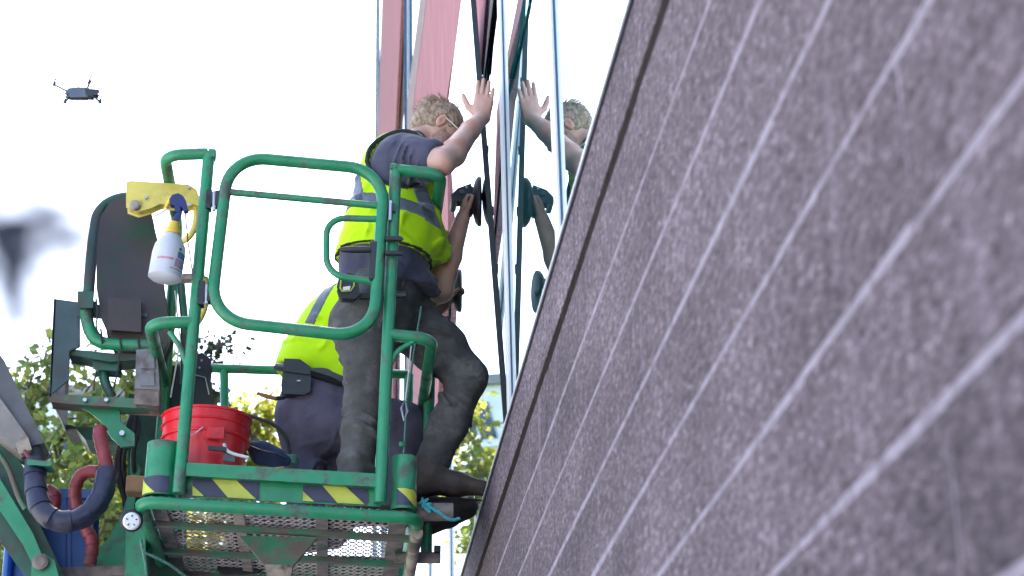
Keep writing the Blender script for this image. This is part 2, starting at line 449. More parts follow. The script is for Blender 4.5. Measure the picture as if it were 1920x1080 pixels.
    def mesh(s):
        D = s.D; n = D.shape
        ins = D < 0
        c = np.zeros((n[0]-1, n[1]-1, n[2]-1), dtype=np.int8)
        for i in (0, 1):
            for j in (0, 1):
                for k in (0, 1):
                    c += ins[i:n[0]-1+i, j:n[1]-1+j, k:n[2]-1+k]
        act = (c > 0) & (c < 8)
        I = np.stack(np.nonzero(act), 1)
        idm = np.full(act.shape, -1, dtype=np.int64); idm[act] = np.arange(len(I))
        acc = np.zeros((len(I), 3)); cnt = np.zeros(len(I))
        corners = [(i, j, k) for i in (0, 1) for j in (0, 1) for k in (0, 1)]
        val = {q: D[I[:, 0]+q[0], I[:, 1]+q[1], I[:, 2]+q[2]].astype(np.float64) for q in corners}
        for q in corners:
            for a in range(3):
                if q[a]: continue
                p = list(q); p[a] = 1; p = tuple(p)
                A, B = val[q], val[p]
                x = (A < 0) != (B < 0)
                t = np.where(x, A/np.where(np.abs(A-B) < 1e-9, 1e-9, A-B), 0)
                e = np.array(q, dtype=float)[None, :].repeat(len(I), 0); e[:, a] += t
                acc[x] += e[x]; cnt[x] += 1
        V = s.lo+(I+acc/cnt[:, None])*s.h
        F = []
        for a in range(3):
            b, cc = (a+1) % 3, (a+2) % 3
            A = [slice(None)]*3; B = [slice(None)]*3
            A[a] = slice(0, n[a]-1); B[a] = slice(1, n[a])
            for q in (b, cc): A[q] = slice(1, n[q]-1); B[q] = slice(1, n[q]-1)
            s0 = ins[tuple(A)]; s1 = ins[tuple(B)]
            E = np.stack(np.nonzero(s0 != s1), 1)
            if len(E) == 0: continue
            flip = s0[E[:, 0], E[:, 1], E[:, 2]]
            E[:, b] += 1; E[:, cc] += 1
            def g(db, dc):
                e = E.copy(); e[:, b] -= db; e[:, cc] -= dc
                return idm[e[:, 0], e[:, 1], e[:, 2]]
            q4 = np.stack([g(1, 1), g(0, 1), g(0, 0), g(1, 0)], 1)
            q4[~flip] = q4[~flip][:, ::-1]
            F.append(q4)
        F = np.concatenate(F); F = F[(F >= 0).all(1)]
        return V, F
def smin(a, b, k):
    h = np.clip(k-np.abs(a-b), 0, None)
    return np.minimum(a, b)-h*h/(4*k)
def sdf_build(name, s, mat, parent, **kw):
    V, F = s.mesh()
    org = np.array(ORG[parent.name]) if parent is not None else np.zeros(3)
    me = bpy.data.meshes.new(name)
    me.vertices.add(len(V)); me.vertices.foreach_set('co', (V-org).astype(np.float32).ravel())
    me.loops.add(F.size); me.loops.foreach_set('vertex_index', F.astype(np.int32).ravel())
    me.polygons.add(len(F)); me.polygons.foreach_set('loop_start', np.arange(0, F.size, 4, dtype=np.int32))
    me.polygons.foreach_set('loop_total', np.full(len(F), 4, dtype=np.int32))
    me.update(calc_edges=True); me.validate()
    me.polygons.foreach_set('use_smooth', np.ones(len(me.polygons), dtype=bool))
    me.materials.append(mat)
    return link(name, me, parent, **kw)
#--BODY--
# ================================================================== SETTING
WX, WTOP = 0.607, 3.755
KL = .02438
def XP(z): return .658+(6.228-z)*KL          # the leaning glass plane
def FP(px, py, out=0.):
    r = ray(px, py)
    t = (.658-out+(6.228-CAM.z)*KL)/(r.x+KL*r.z)
    return CAM+r*t

def sheet(name, x0, x1, y0, y1, z, mat):
    return build(name, [(x0, y0, z), (x1, y0, z), (x1, y1, z), (x0, y1, z)], [(0, 1, 2, 3)], mat, kind='structure', fix=False)
sheet('ground', -900, 900, -900, 1500, 0, M['grass_ground'])
sheet('pavement', -40, .65, -40, 13, .012, M['asphalt'])  # unseen paving, stretched wide and kept pale to bounce sunlight up as fill
MB().box((-19.7, 13.06, .06), (40.6, .12, .13)).build('kerb', M['mortar'], kind='structure')

# ---- granite base wall
wall = thing('stone_wall', 'grey granite wall with pale mortar joints filling the right side', 'wall', (WX, 4, 0))
MB().box(((WX+.0006+.9)/2, 13.5, WTOP/2-.01), (.9-WX-.0006, 55, WTOP-.02)).build('wall_body', M['mortar'], wall)
jz = [3.525, 3.285, 3.069, 2.847, 2.628, 2.412, 2.197, 1.98, 1.765, 1.55]
top = WTOP
blk_cache = 0
for ci, z in enumerate(jz):
    zt = top-(.024 if ci == 1 else .0078) if ci else top
    zb = z+(.024 if ci == 0 else .0078)
    y = .55+(.27 if ci % 2 else 0)+rng.uniform(-.03, .03)
    step = .86 if ci else 1.35
    while y < 9.6:
        L = step*rng.uniform(.92, 1.08)
        a, b = y+.003, y+L-.003
        px_ = rng.uniform(-.0008, -.0001)+(-.0012 if ci == 0 else 0)
        j = lambda s=.0042: rng.uniform(-s, s)
        v = []
        for x in (WX+px_, WX+.03):
            for (yy, zz) in ((a, zb), (b, zb), (b, zt), (a, zt)):
                v.append((x, yy+j(), zz+(j() if not (ci == 0 and zz == zt) else 0)))
        f = [(0, 1, 2, 3), (7, 6, 5, 4), (0, 4, 5, 1), (1, 5, 6, 2), (2, 6, 7, 3), (3, 7, 4, 0)]
        # thinner joints close to the arris: front face is a little smaller than the body (bevel)
        build('stone_block', v, f, M['granite'], wall, bevel=.0010)
        y += L
    top = z
# lower and farther courses, beyond picking apart
MB().box((WX+.006, 20+1.9, WTOP/2), (.03, 24.6, WTOP)).build('far_courses', M['granite'], wall)
MB().box((WX+.006, 5.07, .765), (.03, 9.06, 1.53)).build('lower_courses', M['granite'], wall)
MB().box((WX+.0063, 5.07, 3.525), (.012, 9.0, .056)).build('weathered_joint', M['joint_dark'], wall)
MB().box((WX+.034, 13.5, WTOP+.008), (.085, 55, .016)).build('flashing', M['flash'], wall)
MB().box((WX-.010, 13.5, WTOP+.013), (.004, 55, .008)).build('edge_trim', M['alu'], wall)
MB().box((WX+.15, 13.5, WTOP+.003), (.2, 55, .006)).build('ledge', M['steel_grey'], wall)

# ---- glass building on top of it
bld = thing('glass_building', 'mirror glass building with silver mullions and pink panels above the granite wall', 'building', (3, 13, 3.7))
ZB, ZT = 3.72, 15.0
cv = []
BOXF = [(0, 1, 2, 3), (7, 6, 5, 4), (0, 4, 5, 1), (1, 5, 6, 2), (2, 6, 7, 3), (3, 7, 4, 0)]
ZH = 24.0
for nm, ya, yb_, zt_ in (('core', -14, 18.1, ZT), ('tall_core', 18.11, 34.2, ZH)):
    cv = []
    for y in (ya, yb_):
        cv += [(XP(ZB)+.06, y, ZB), (16, y, ZB), (16, y, zt_), (XP(zt_)+.06, y, zt_)]
    build(nm, cv, BOXF, M['mass'], bld)
MYS = [-14, -9, -6, -3.2, -.4, 1.7, 3.65, 5.56, 7.37, 9.25, 11.5, 14.1, 18.1, 22.5, 27.5, 33.9]
for i in range(len(MYS)-1):
    a, b = MYS[i]+.02, MYS[i+1]-.02
    tl = rng.uniform(-.0012, .0012)
    v = []
    for off in (0, .022):
        for (yy, zz, d) in ((a, ZB, 0), (b, ZB, tl), (b, ZT if a < 18 else ZH, tl), (a, ZT if a < 18 else ZH, 0)):
            v.append((XP(zz)+off+d, yy, zz))
    build('glass_pane', v, [(0, 1, 2, 3), (7, 6, 5, 4), (0, 4, 5, 1), (1, 5, 6, 2), (2, 6, 7, 3), (3, 7, 4, 0)], M['mirror'], bld)
def fin(name, y, w, proud, mat, z0=ZB, z1=ZT, back=.03, parent=bld):
    v = []
    for yy in (y-w/2, y+w/2):
        v += [(XP(z0)-proud, yy, z0), (XP(z0)+back, yy, z0), (XP(z1)+back, yy, z1), (XP(z1)-proud, yy, z1)]
    return build(name, v, [(0, 1, 2, 3), (7, 6, 5, 4), (0, 4, 5, 1), (1, 5, 6, 2), (2, 6, 7, 3), (3, 7, 4, 0)], mat, parent, bevel=.0015)
for y in MYS[3:]:
    far = y > 15; zt_ = ZH if y > 18 else ZT
    m = fin('mullion', y, .05, .013, M['alu'], z1=zt_)
    fin('cover_cap', y-.004, .018, .022 if not far else .05, M['alu_dark'] if far else M['alu'], parent=m, z1=zt_)
    fin('gasket_strip', y-.034, .012, .004, M['alu_dark'], parent=m, z1=zt_)

def facade_poly(name, pix, mat, t=.03, out=.03):
    pts = [FP(x, y, out) for x, y in pix]
    return MB().prism(pts, (t, 0, 0)).build(name, mat, bld)
facade_poly('pink_panel', [(885, -150), (868, 0), (838, 180), (840, 420), (812, 900), (772, 900), (776, 190), (800, 0), (818, -150)], M['pinkclad'], .04, .05)
facade_poly('brown_reveal', [(806, -150), (787, 0), (763, 190), (761, 900), (771.5, 900), (775.5, 190), (799.5, 0), (817.5, -150)], M['pinkside'], .04, .045)
facade_poly('pink_panel', [(758, -150), (753, 0), (739, 300), (735, 900), (706, 900), (706, 300), (716, 0), (718, -150)], M['pinkclad'], .04, .05)
facade_poly('pink_panel', [(872, -150), (888, 0), (901, 140), (911, 0), (923, -150)], M['pinkclad'], .02, .03)
dg = MB().prism([FP(x, y, .014) for x, y in [(928, -150), (912, 0), (902, 168), (903, 168), (917, 0), (934, -150)]], (.01, 0, 0)).build('diagonal_bar', M['alu'], bld)
MB().prism([FP(x, y, .016) for x, y in [(936, -150), (919, 0), (903.5, 170), (904.5, 170), (925, 0), (943, -150)]], (.012, 0, 0)).build('diagonal_gasket', M['gasket'], dg)

facade_poly('teal_reflection_strip', [(1003, -120), (981, 0), (954, 148), (960, 148), (988, 20), (1010, -120)], M['teal_reflection'], .006, .008)  # added teal strip: paints the V-shaped reflection on the near pane
# ---- the loose pane being set into the frame
PY0, PY1 = 7.46, 9.1
pane = thing('loose_glass_pane', 'tall glass pane with black edge being pressed into the frame by the workers', 'glass pane', U(946, 790, PY0))
pt, pb = U(877, -90, PY0), U(946, 792, PY0)
v = []
for p in (pb, pt):
    v += [p, p+Vector((.016, 0, 0)), p+Vector((.016, PY1-PY0, 0)), p+Vector((0, PY1-PY0, 0))]
build('glass_sheet', v, [(0, 1, 2, 3), (7, 6, 5, 4), (0, 4, 5, 1), (1, 5, 6, 2), (2, 6, 7, 3), (3, 7, 4, 0)], M['mirror'], pane)
dn = Vector((0, -.018, 0))
MB().prism([pb+Vector((-.006, -.003, 0)), pb+Vector((.02, -.003, 0)), pt+Vector((.02, -.003, 0)), pt+Vector((-.006, -.003, 0))], dn).build('edge_gasket', M['gasket'], pane)
for q, w in ((.30, .022), (.45, .018), (.58, .02), (.70, .022)):
    p = pt.lerp(pb, q)+Vector((.014, -.012, 0))
    MB().box(p, (.022, .02, w*2)).build('setting_block', M['gasket'], pane)

# ---- far white apartment block
def far_block(name, label, x0, x1, y0, y1, h, cols, rows, z0=1.0):
    b = thing(name, label, 'building', ((x0+x1)/2, (y0+y1)/2, 0))
    MB().box(((x0+x1)/2, (y0+y1)/2, h/2), (x1-x0, y1-y0, h)).build('wall', M['plaster'], b)
    MB().box(((x0+x1)/2, (y0+y1)/2, h+.2), (x1-x0+.6, y1-y0+.6, .4)).build('roof', M['roofing'], b)
    w = (x1-x0)/cols; fh = (h-z0)/rows
    for r in range(rows):
        zc = z0+fh*(r+.5)
        MB().box(((x0+x1)/2, y0-.45, zc-fh*.42), (x1-x0, .9, .18)).build('balcony_slab', M['plaster'], b)
        for c in range(cols):
            xc = x0+w*(c+.5)
            wd = MB().box((xc, y0-.01, zc), (w*.66, .08, fh*.52)).build('window', M['winglass'], b)
            MB().box((xc, y0-.07, zc), (.07, .05, fh*.52)).build('frame', M['plaster'], wd)
        MB().box(((x0+x1)/2, y0-.88, zc-fh*.14), (x1-x0, .05, .06)).build('rail', M['steel_grey'], b)
    return b
far_block('apartment_building', 'distant white apartment block seen mirrored low in the glass', -16.5, -6.0, 70, 80, 25.6, 5, 8)
#--TREES--
def leaf_quads(c, n, spread, size, r, V, F, droop=.25):
    for _ in range(n):
        d = Vector((r.gauss(0, 1), r.gauss(0, 1), r.gauss(0, .75)))*spread*.55
        p = c+d
        a = Vector((r.uniform(-1, 1), r.uniform(-1, 1), r.uniform(-.7, .35)-droop)).normalized()
        b = a.cross(Vector((r.uniform(-1, 1), r.uniform(-1, 1), r.uniform(-1, 1)))).normalized()
        nrm = a.cross(b)
        L = size*r.uniform(.65, 1.25); w = L*r.uniform(.36, .5)
        k = len(V)
        V += [p, p+a*L*.45+b*w+nrm*L*.08, p+a*L, p+a*L*.45-b*w+nrm*L*.08]
        F += [(k, k+1, k+2), (k, k+2, k+3)]
def tree(name, label, base, Y, blobs, leaf, size, seed, nleaf=26, group='trees behind the lift', spread=.26):
    r = random.Random(seed)
    cs = []
    for (px, py, rp, n) in blobs:
        c = U(px, py, Y); R_ = rp*mpp(Y)
        for _ in range(n):
            while True:
                d = Vector((r.uniform(-1, 1), r.uniform(-1, 1), r.uniform(-1, 1)))
                if d.length <= 1: break
            cs.append(c+Vector((d.x*R_, d.y*R_*1.1, d.z*R_*.85)))
    base = Vector((base[0], base[1], 0))
    t = thing(name, label, 'tree', base, group)
    zmin = min(p.z for p in cs); mean = sum(cs, Vector())/len(cs)
    fork = Vector((base.x+(mean.x-base.x)*.5, base.y+(mean.y-base.y)*.5, max(2.2, zmin-1.0)))
    mb = MB()
    trunk = [base, base.lerp(fork, .5)+Vector((r.uniform(-.12, .12), r.uniform(-.1, .1), 0)), fork]
    mb.tube(fillet_path(trunk, .8, 5), [.17, .16, .15, .14, .13, .12, .11, .1], n=9)
    # limbs to groups of clumps
    hubs = [fork]
    order = sorted(range(len(cs)), key=lambda i: (cs[i]-fork).length)
    for i in order:
        p = cs[i]
        h = min(hubs, key=lambda q: (q-p).length+.35*max(0, (q.z-p.z)))
        d = (p-h).length
        mid = h.lerp(p, .5)+Vector((r.uniform(-.1, .1), r.uniform(-.1, .1), r.uniform(.0, .15)))*min(1, d)
        mb.tube([h, mid, p], [min(.06, .012+.02*d), .010+.008*d, .005], n=5, caps=False)
        if r.random() < .5: hubs.append(p)
        elif d > .8: hubs.append(mid)
    mb.build('trunk', M['bark'], t, smooth=True)
    V, F = [], []
    for p in cs: leaf_quads(p, nleaf, spread, size, r, V, F)
    build('crown', V, F, leaf, t, fix=False)
    return t
tree('maple_tree', 'airy green maple at far left behind the boom arm', (-5.0, 18.4), 18, [(40, 740, 60, 16), (110, 700, 60, 16), (90, 800, 75, 24), (20, 900, 80, 24), (120, 900, 85, 30), (40, 1030, 90, 25)], M['leaf'], .11, 3, 10)
tree('maple_tree', 'airy green maple seen through the tray bracket of the lift', (-3.2, 17.5), 17, [(200, 690, 55, 16), (260, 720, 55, 16), (170, 790, 60, 22), (250, 830, 70, 26), (200, 930, 90, 34), (180, 1040, 90, 22)], M['leaf'], .11, 5, 10)
tree('maple_tree', 'tree with one dark leafy spray showing above the rear rail', (-.8, 15.6), 15, [(400, 655, 18, 4), (425, 650, 14, 3), (380, 672, 14, 3), (395, 745, 30, 8), (430, 810, 40, 9)], M['leaf_dark'], .07, 8, 16, spread=.15)
tree('yellow_green_tree', 'sunlit yellow-green tree between the bucket and the kneeling worker', (-2.6, 41), 40, [(470, 815, 50, 34), (430, 810, 40, 20), (500, 765, 22, 8), (425, 910, 55, 40), (500, 900, 60, 34), (430, 1010, 80, 60)], M['leaf_yellow'], .19, 11, 22, spread=.5)
tree('yellow_green_tree', 'sunlit yellow-green tree behind the mast of the lift', (-6.6, 43), 42, [(200, 900, 70, 46), (150, 960, 80, 44), (260, 1010, 70, 50), (350, 1040, 70, 44)], M['leaf_yellow'], .2, 13, 22, spread=.55)
tree('broad_tree', 'broad dense green tree low behind the blue tub', (-6.3, 22.5), 22, [(60, 960, 90, 36), (160, 1000, 90, 36), (-20, 900, 80, 26), (70, 1060, 110, 44), (-60, 1000, 90, 26)], M['leaf'], .11, 17, 20, spread=.34)
# ---- plum branch close to the lens
def near_branch():
    r = random.Random(21)
    def N(px, py, d): 
        q = ray(px, py); return CAM+q*d
    t = thing('plum_branch', 'out of focus dark plum branch hanging in at the left edge', 'branch', N(-160, 560, .4))
    mb = MB()
    stem = [N(-160, 560, .4), N(-60, 500, .4), N(10, 465, .4), N(60, 420, .4), N(95, 355, .4)]
    mb.tube(stem, [.0008, .0007, .0006, .0004, .0002], n=6)
    mb.tube([stem[2], N(60, 480, .4), N(130, 480, .4), N(240, 495, .4)], [.0006, .0005, .0004, .0002], n=5)
    mb.tube([stem[1], N(10, 560, .4), N(45, 610, .4)], [.0007, .0005, .0003], n=5)
    mb.build('stem', M['bark'], t)
    spots = [(r.gauss(0, 34), r.gauss(458, 42), r.uniform(.8, 1.25)) for _ in range(46)]
    def along(x0, y0, x1, y1, sd, n):
        for _ in range(n):
            q = r.random(); spots.append((x0+(x1-x0)*q+r.gauss(0, sd), y0+(y1-y0)*q+r.gauss(0, sd), r.uniform(.5, 1.0)))
    along(50, 410, 175, 445, 17, 26); along(60, 500, 150, 470, 14, 14); along(20, 510, 48, 640, 17, 34); along(60, 410, 100, 345, 9, 10); along(180, 460, 300, 560, 30, 12)
    for (px, py, s) in spots:
        V, F = [], []
        p = N(px, py, .4+r.uniform(-.03, .03))
        a = Vector((r.uniform(-1, 1), r.uniform(-.3, .4), r.uniform(-1, .4))).normalized(); b = a.cross(Vector((r.uniform(-.4, .4), 1, r.uniform(-.4, .4)))).normalized()
        L = .0058*s*r.uniform(.9, 1.2); w = L*.36; n2 = a.cross(b)
        p = p-a*L*.5
        ring = [p, p+a*L*.25+b*w*.8, p+a*L*.6+b*w, p+a*L, p+a*L*.6-b*w, p+a*L*.25-b*w*.8]
        mid = p+a*L*.5+n2*L*.08
        V = ring+[mid]; F = [(i, (i+1) % 6, 6) for i in range(6)]
        build('leaf', V, F, M['leaf_plum'], t, fix=False)
near_branch()
#--LIFT--
# ================================================================== BOOM LIFT
Y0 = 7.0; YB = 8.55
lift = thing('boom_lift', 'green boom lift with caged work platform carrying the two workers', 'boom lift', (-.35, 7.8, 0))
RP = .0262
def tb(name, pts, r=RP, mat='green', parent=lift, fillet=0, closed=False, n=14, seg=7):
    return MB().tube(pts, r, n=n, closed=closed, fillet=fillet, seg=seg).build(name, M[mat], parent, smooth=True)
def bk(p, y): return Vector((p[0], p[1]+y, p[2]))
# bottom ring
bl, br = U(262, 941, Y0), U(784, 972, Y0)
tb('floor_frame', [bk(bl, YB-Y0), bl, br, bk(br, YB-Y0)], .026, 'green', fillet=.07, closed=True)
# uprights
upl = tb('upright', [U(335, 925, Y0), U(392, 287, Y0)])
upr = tb('upright', [U(713, 943, Y0), U(742.5, 312, Y0)])
MB().box(U(398, 291, Y0), (.032, .055, .04), Matrix.Rotation(rad(3), 3, 'Y')).build('end_plate', M['green'], upl, bevel=.003)
MB().box(U(737, 316, Y0), (.028, .055, .028), Matrix.Rotation(rad(3), 3, 'Y')).build('end_plate', M['green'], upr, bevel=.003)
# side rails (top and middle), running back along both sides
def side(name, a, c, r, rear=True, fl=.075):
    a = U(*a, Y0); c = U(*c, Y0)
    return tb(name, [a, c, bk(c, YB-Y0)] if rear else [a, c, bk(c, .74), Vector((c.x, c.y+.78, bl.z))], r, fillet=fl)
side('top_rail', (390, 288), (308, 291), RP, False)
side('top_rail', (741, 318), (828, 326), RP, False)
side('mid_rail', (360, 604), (280, 606), RP)
side('mid_rail', (730, 627), (811, 636), RP)
tb('brace', [U(352, 690, Y0), U(338, 650, Y0), U(318, 622, Y0)], .012, fillet=.03)
tb('brace', [U(729, 690, Y0), U(742, 660, Y0), U(775, 640, Y0)], .012, fillet=.03)
# rear posts, rear rails and the posts in the middle of the sides
cl, cr = U(308, 291, Y0), U(828, 326, Y0); ml, mr = U(280, 606, Y0), U(811, 636, Y0)
fzl, fzr = bl.z, br.z
rz = U(450, 692, YB).z
for fl in (bl, br):
    tb('rear_post', [(fl.x, YB, fl.z), (fl.x, YB, rz)])
tb('rear_rail', [(bl.x, YB, rz), (br.x, YB, rz)], .024)
tb('rear_mid_post', [U(424, 900, YB), U(420, 694, YB)], .022)
# gate
gate = tb('gate', [U(430, 292, Y0-.03), U(722, 319, Y0-.03), U(700, 634, Y0-.03), U(393, 600, Y0-.03)], .0265, fillet=.165, closed=True, seg=10)
tb('gate_bar', [U(418, 359, Y0-.03), U(714, 386, Y0-.03)], .0155, parent=gate)
tb('gate_handle', [U(716, 411, Y0-.03), U(612, 408, Y0-.03), U(612, 516, Y0-.03), U(702, 528, Y0-.03)], .0145, fillet=.085, parent=gate)
lt = MB().box(U(704, 492, Y0-.028), (.055, .05, .19)).build('gate_latch', M['black'], gate, bevel=.008)
def paddle(x0, x1, y, w=.016):
    a, b = U(x0, y, Y0-.045), U(x1, y, Y0-.045)
    mb = MB().tube([a, a.lerp(b, .12), a.lerp(b, .4), b], [.002, .011, w, w*.9], n=10)
    mb.build('latch_lever', M['black'], gate, smooth=True)
paddle(633, 696, 468); paddle(757, 722, 448, .013); paddle(757, 722, 475, .013)
for (x, y, w, h) in ((400, 377, .06, .09), (386, 552, .07, .11), (730, 395, .05, .05)):
    hg = MB().box(U(x, y, Y0-.01), (w, .04, h*.45)).box(U(x-8, y, Y0-.005), (w*.4, .05, h)).box(U(x+8, y-2, Y0-.02), (w*.3, .05, h*.8)).build('hinge', M['black'], lift, bevel=.002)
    MB().tube([U(x+2, y-18, Y0-.035), U(x+1, y+18, Y0-.035)], .008, n=8).build('hinge_pin', M['steel'], hg)
# toe boards
tbp = MB().pp([(345, 868), (718, 890), (716, 912), (344, 890)], Y0-.012, .05).build('toe_board_flange', M['green'], lift, bevel=.003)
tw = MB().pp([(343, 889), (716, 911), (714, 950), (340, 932)], Y0+.036, .006).build('toe_board', M['green'], lift)
def stripes(parent, c4, Y, cyl=None):
    """hazard label: corners in picture px, drawn as separate stripe pieces 3 mm proud"""
    (tl, tr, br_, bl_) = [Vector((a, b, 0)) for a, b in c4]
    def at(u, v):
        p = tl.lerp(tr, u).lerp(bl_.lerp(br_, u), v); return (p.x, p.y)
    base = MB().pp([at(0, 0), at(1, 0), at(1, 1), at(0, 1)], Y-.002, .002).build('hazard_label', M['hazard_navy'], parent)
    for poly in ([(0, .42), (.17, 1), (0, 1)], [(.30, 0), (.66, 0), (.95, 1), (.53, 1)]):
        MB().pp([at(u, v) for u, v in poly], Y-.0045, .002).build('yellow_stripe', M['hazard_yellow'], base)
stripes(tw, [(361, 897), (486, 903), (486, 936), (361, 929)], Y0+.034)
stripes(tw, [(568, 908), (690, 915), (690, 946), (568, 939)], Y0+.034)
MB().pp([(609, 903), (622, 904), (622, 910), (609, 909)], Y0+.030, .006).build('slot', M['black'], tw)
def corner(cx, w, y0, y1, Yc, nm='corner_toe_board'):
    r = w*mpp(Y0)/2
    a = U(cx, y1, Yc); b = U(cx, y0, Yc)
    h = b.z-a.z
    return MB().lathe([(r, 0), (r, h), (r-.004, h), (r-.004, .003)], (a.x, a.y, a.z), n=28, capped=False).build(nm, M['green'], lift, smooth=True), a, r, h
cL, aL, rL, hL = corner(301, 62, 833, 934, Y0+.075)
cR, aR, rR, hR = corner(756, 46, 858, 958, Y0+.06)
def cyl_patch(parent, a, r, h, th0, th1, poly, mat, name, n=8):
    """polygon (u along angle, v up) wrapped on a cylinder; convex in u"""
    V, F = [], []
    us = [p[0] for p in poly]; u0, u1 = min(us), max(us)
    def span(u):
        vs_ = []
        for i in range(len(poly)):
            p, q = poly[i], poly[(i+1) % len(poly)]
            if abs(p[0]-q[0]) < 1e-9:
                if abs(p[0]-u) < 1e-9: vs_ += [p[1], q[1]]
                continue
            t = (u-p[0])/(q[0]-p[0])
            if -1e-9 <= t <= 1+1e-9: vs_.append(p[1]+(q[1]-p[1])*t)
        return min(vs_), max(vs_)
    for i in range(n+1):
        u = u0+(u1-u0)*i/n; lo, hi = span(u); th = th0+(th1-th0)*u
        for vv in (lo, hi): V.append((a.x+math.cos(th)*r, a.y+math.sin(th)*r, a.z+h*vv))
        if i: k = 2*i; F.append((k-2, k, k+1, k-1))
    build(name, V, F, mat, parent, smooth=True, fix=False)
for (o, a, r, h, t0, t1, p1, p2) in ((cL, aL, rL, hL, rad(185), rad(300), [(0, 0.02), (1, 0.02), (1, .33), (0, .33)], [(0.05, .02), (.62, .02), (.05, .33)]),
                           (cR, aR, rR, hR, rad(235), rad(350), [(0, .05), (1, .05), (1, .36), (0, .36)], [(.02, .36), (.85, .34), (1, .05), (.72, .05)])):
    cyl_patch(o, a, r+.002, h, t0, t1, p1, M['hazard_navy'], 'hazard_label')
    cyl_patch(o, a, r+.004, h, t0, t1, p2, M['hazard_yellow'], 'yellow_stripe')
for (c0, x, z) in ((aL, aL.x-rL, aL.z), (aR, aR.x+rR, aR.z)):
    MB().box((x, (Y0+.08+YB)/2, z+.12), (.006, YB-Y0-.1, .19)).build('side_toe_board', M['green'], lift)
MB().box(((bl.x+br.x)/2, YB, (bl.z+br.z)/2+.11), (br.x-bl.x, .006, .19)).build('rear_toe_board', M['green'], lift)
# floor: cross beams, stringers, expanded metal
def zf(x): return bl.z+(br.z-bl.z)*(x-bl.x)/(br.x-bl.x)
tilt = math.atan2(br.z-bl.z, br.x-bl.x)
RT_ = Matrix.Rotation(-tilt, 3, 'Y')
xc = (bl.x+br.x)/2; wd = br.x-bl.x
for y in (7.38, 7.84, 8.25):
    MB().box((xc, y, zf(xc)+.012), (wd-.03, .036, .026), RT_).build('cross_beam', M['green_dirty'], lift, bevel=.004)
for x, m, w in ((U(442, 950, Y0).x, 'tan', .045), (U(603, 957, Y0).x, 'rust', .05), (U(748, 965, Y0).x, 'rust', .07), (U(290, 945, Y0).x, 'rust', .06)):
    MB().box((x, (Y0+YB)/2, zf(x)+.027), (w, YB-Y0-.06, .010), RT_).build('floor_stringer', M[m], lift)
# expanded metal sheet: diamond lattice
def expanded():
    V, F = [], []
    px_, py_ = .034, .062
    x0, x1 = bl.x+.03, br.x-.03
    nx = int((x1-x0)/px_); ny = int((YB-Y0-.06)/py_)
    def bar(a, b, w=.0040, h=.0022):
        d = (b-a).normalized(); s = Vector((-d.y, d.x, 0))*w
        k = len(V)
        for p in (a, b):
            V.extend([p-s-Vector((0, 0, h)), p+s-Vector((0, 0, h)), p+s+Vector((0, 0, h*.2)), p-s+Vector((0, 0, h*.2))])
        F.extend([(k, k+1, k+5, k+4), (k+1, k+2, k+6, k+5), (k+2, k+3, k+7, k+6), (k+3, k, k+4, k+7)])
    def P(x, y): return Vector((x, y, zf(x)+.037))
    for i in range(nx):
        for j in range(ny):
            x = x0+i*px_; y = Y0+.03+j*py_
            a = P(x+px_*.5, y); b = P(x+px_, y+py_*.35); c = P(x+px_, y+py_*.65); d = P(x+px_*.5, y+py_); e = P(x, y+py_*.65); f_ = P(x, y+py_*.35)
            bar(a, b); bar(a, f_); bar(c, d); bar(e, d)
            bar(b, c)
    build('expanded_metal_floor', V, F, M['mesh'], lift, fix=False, kind='stuff')
expanded()
MB().prism([U(453, 1006, 7.36), U(592, 1009, 7.36), U(548, 1060, 7.36), U(498, 1060, 7.36)], (0, .03, 0)).build('mount_bracket', M['green_dirty'], lift, bevel=.004)
MB().prism([U(497, 1058, 7.34), U(549, 1059, 7.34), U(540, 1120, 7.34), U(505, 1120, 7.34)], (0, .06, 0)).build('bracket_foot', M['tan'], lift)
tb('bumper_pipe', [U(745, 960, 7.14), U(849, 960, 7.14)], .038, 'rust', n=18)
tb('bumper_pipe', [U(740, 1045, 7.62), U(826, 1046, 7.62)], .026, 'rust', n=16)
tb('side_pipe', [bk(br, .10)+Vector((.0, 0, -.035)), bk(br, 1.3)+Vector((.0, 0, -.035))], .026, 'tan', n=14)
MB().box(U(820, 1030, 7.6), (.03, .03, .03)).build('pipe_bolt', M['black'], lift)
MB().box(U(258, 912, 7.5), (.09, .1, .07)).build('wood_chock', M['wood'], lift, bevel=.004)

# ---- control console and its hoop
YC = 7.42
con = MB().pp([(186, 470), (192, 410), (212, 378), (240, 368), (272, 370), (284, 420), (298, 520), (313, 612), (300, 642), (215, 640), (196, 600), (186, 540)], YC, .22).build('control_console', M['console'], lift, bevel=.012)
MB().pp([(238, 586), (276, 588), (276, 594), (238, 592)], YC-.006, .006).build('nameplate', M['steel_grey'], con)
MB().pp([(205, 560), (262, 562), (262, 620), (205, 616)], YC-.05, .05).build('console_cover', M['console'], con, bevel=.006)
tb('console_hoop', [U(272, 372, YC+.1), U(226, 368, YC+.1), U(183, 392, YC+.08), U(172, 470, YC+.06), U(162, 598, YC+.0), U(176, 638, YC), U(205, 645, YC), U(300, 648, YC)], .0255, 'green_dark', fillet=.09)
tb('console_hoop_sleeve', [U(163, 560, YC+.02), U(161, 604, YC), U(178, 640, YC-.01), U(210, 646, YC-.01), U(292, 648, YC-.01)], .0275, 'green', fillet=.075)
for x, y in ((192, 630), (228, 648), (262, 648)):
    tb('cable_tie', [U(x-3, y-14, YC-.04), U(x, y+14, YC-.04)], .0045, 'rubber', n=6)
tb('cable', [U(180, 560, YC-.05), U(184, 590, YC-.06), U(178, 615, YC-.05), U(196, 640, YC-.05)], .004, 'rubber', fillet=.03, n=6)
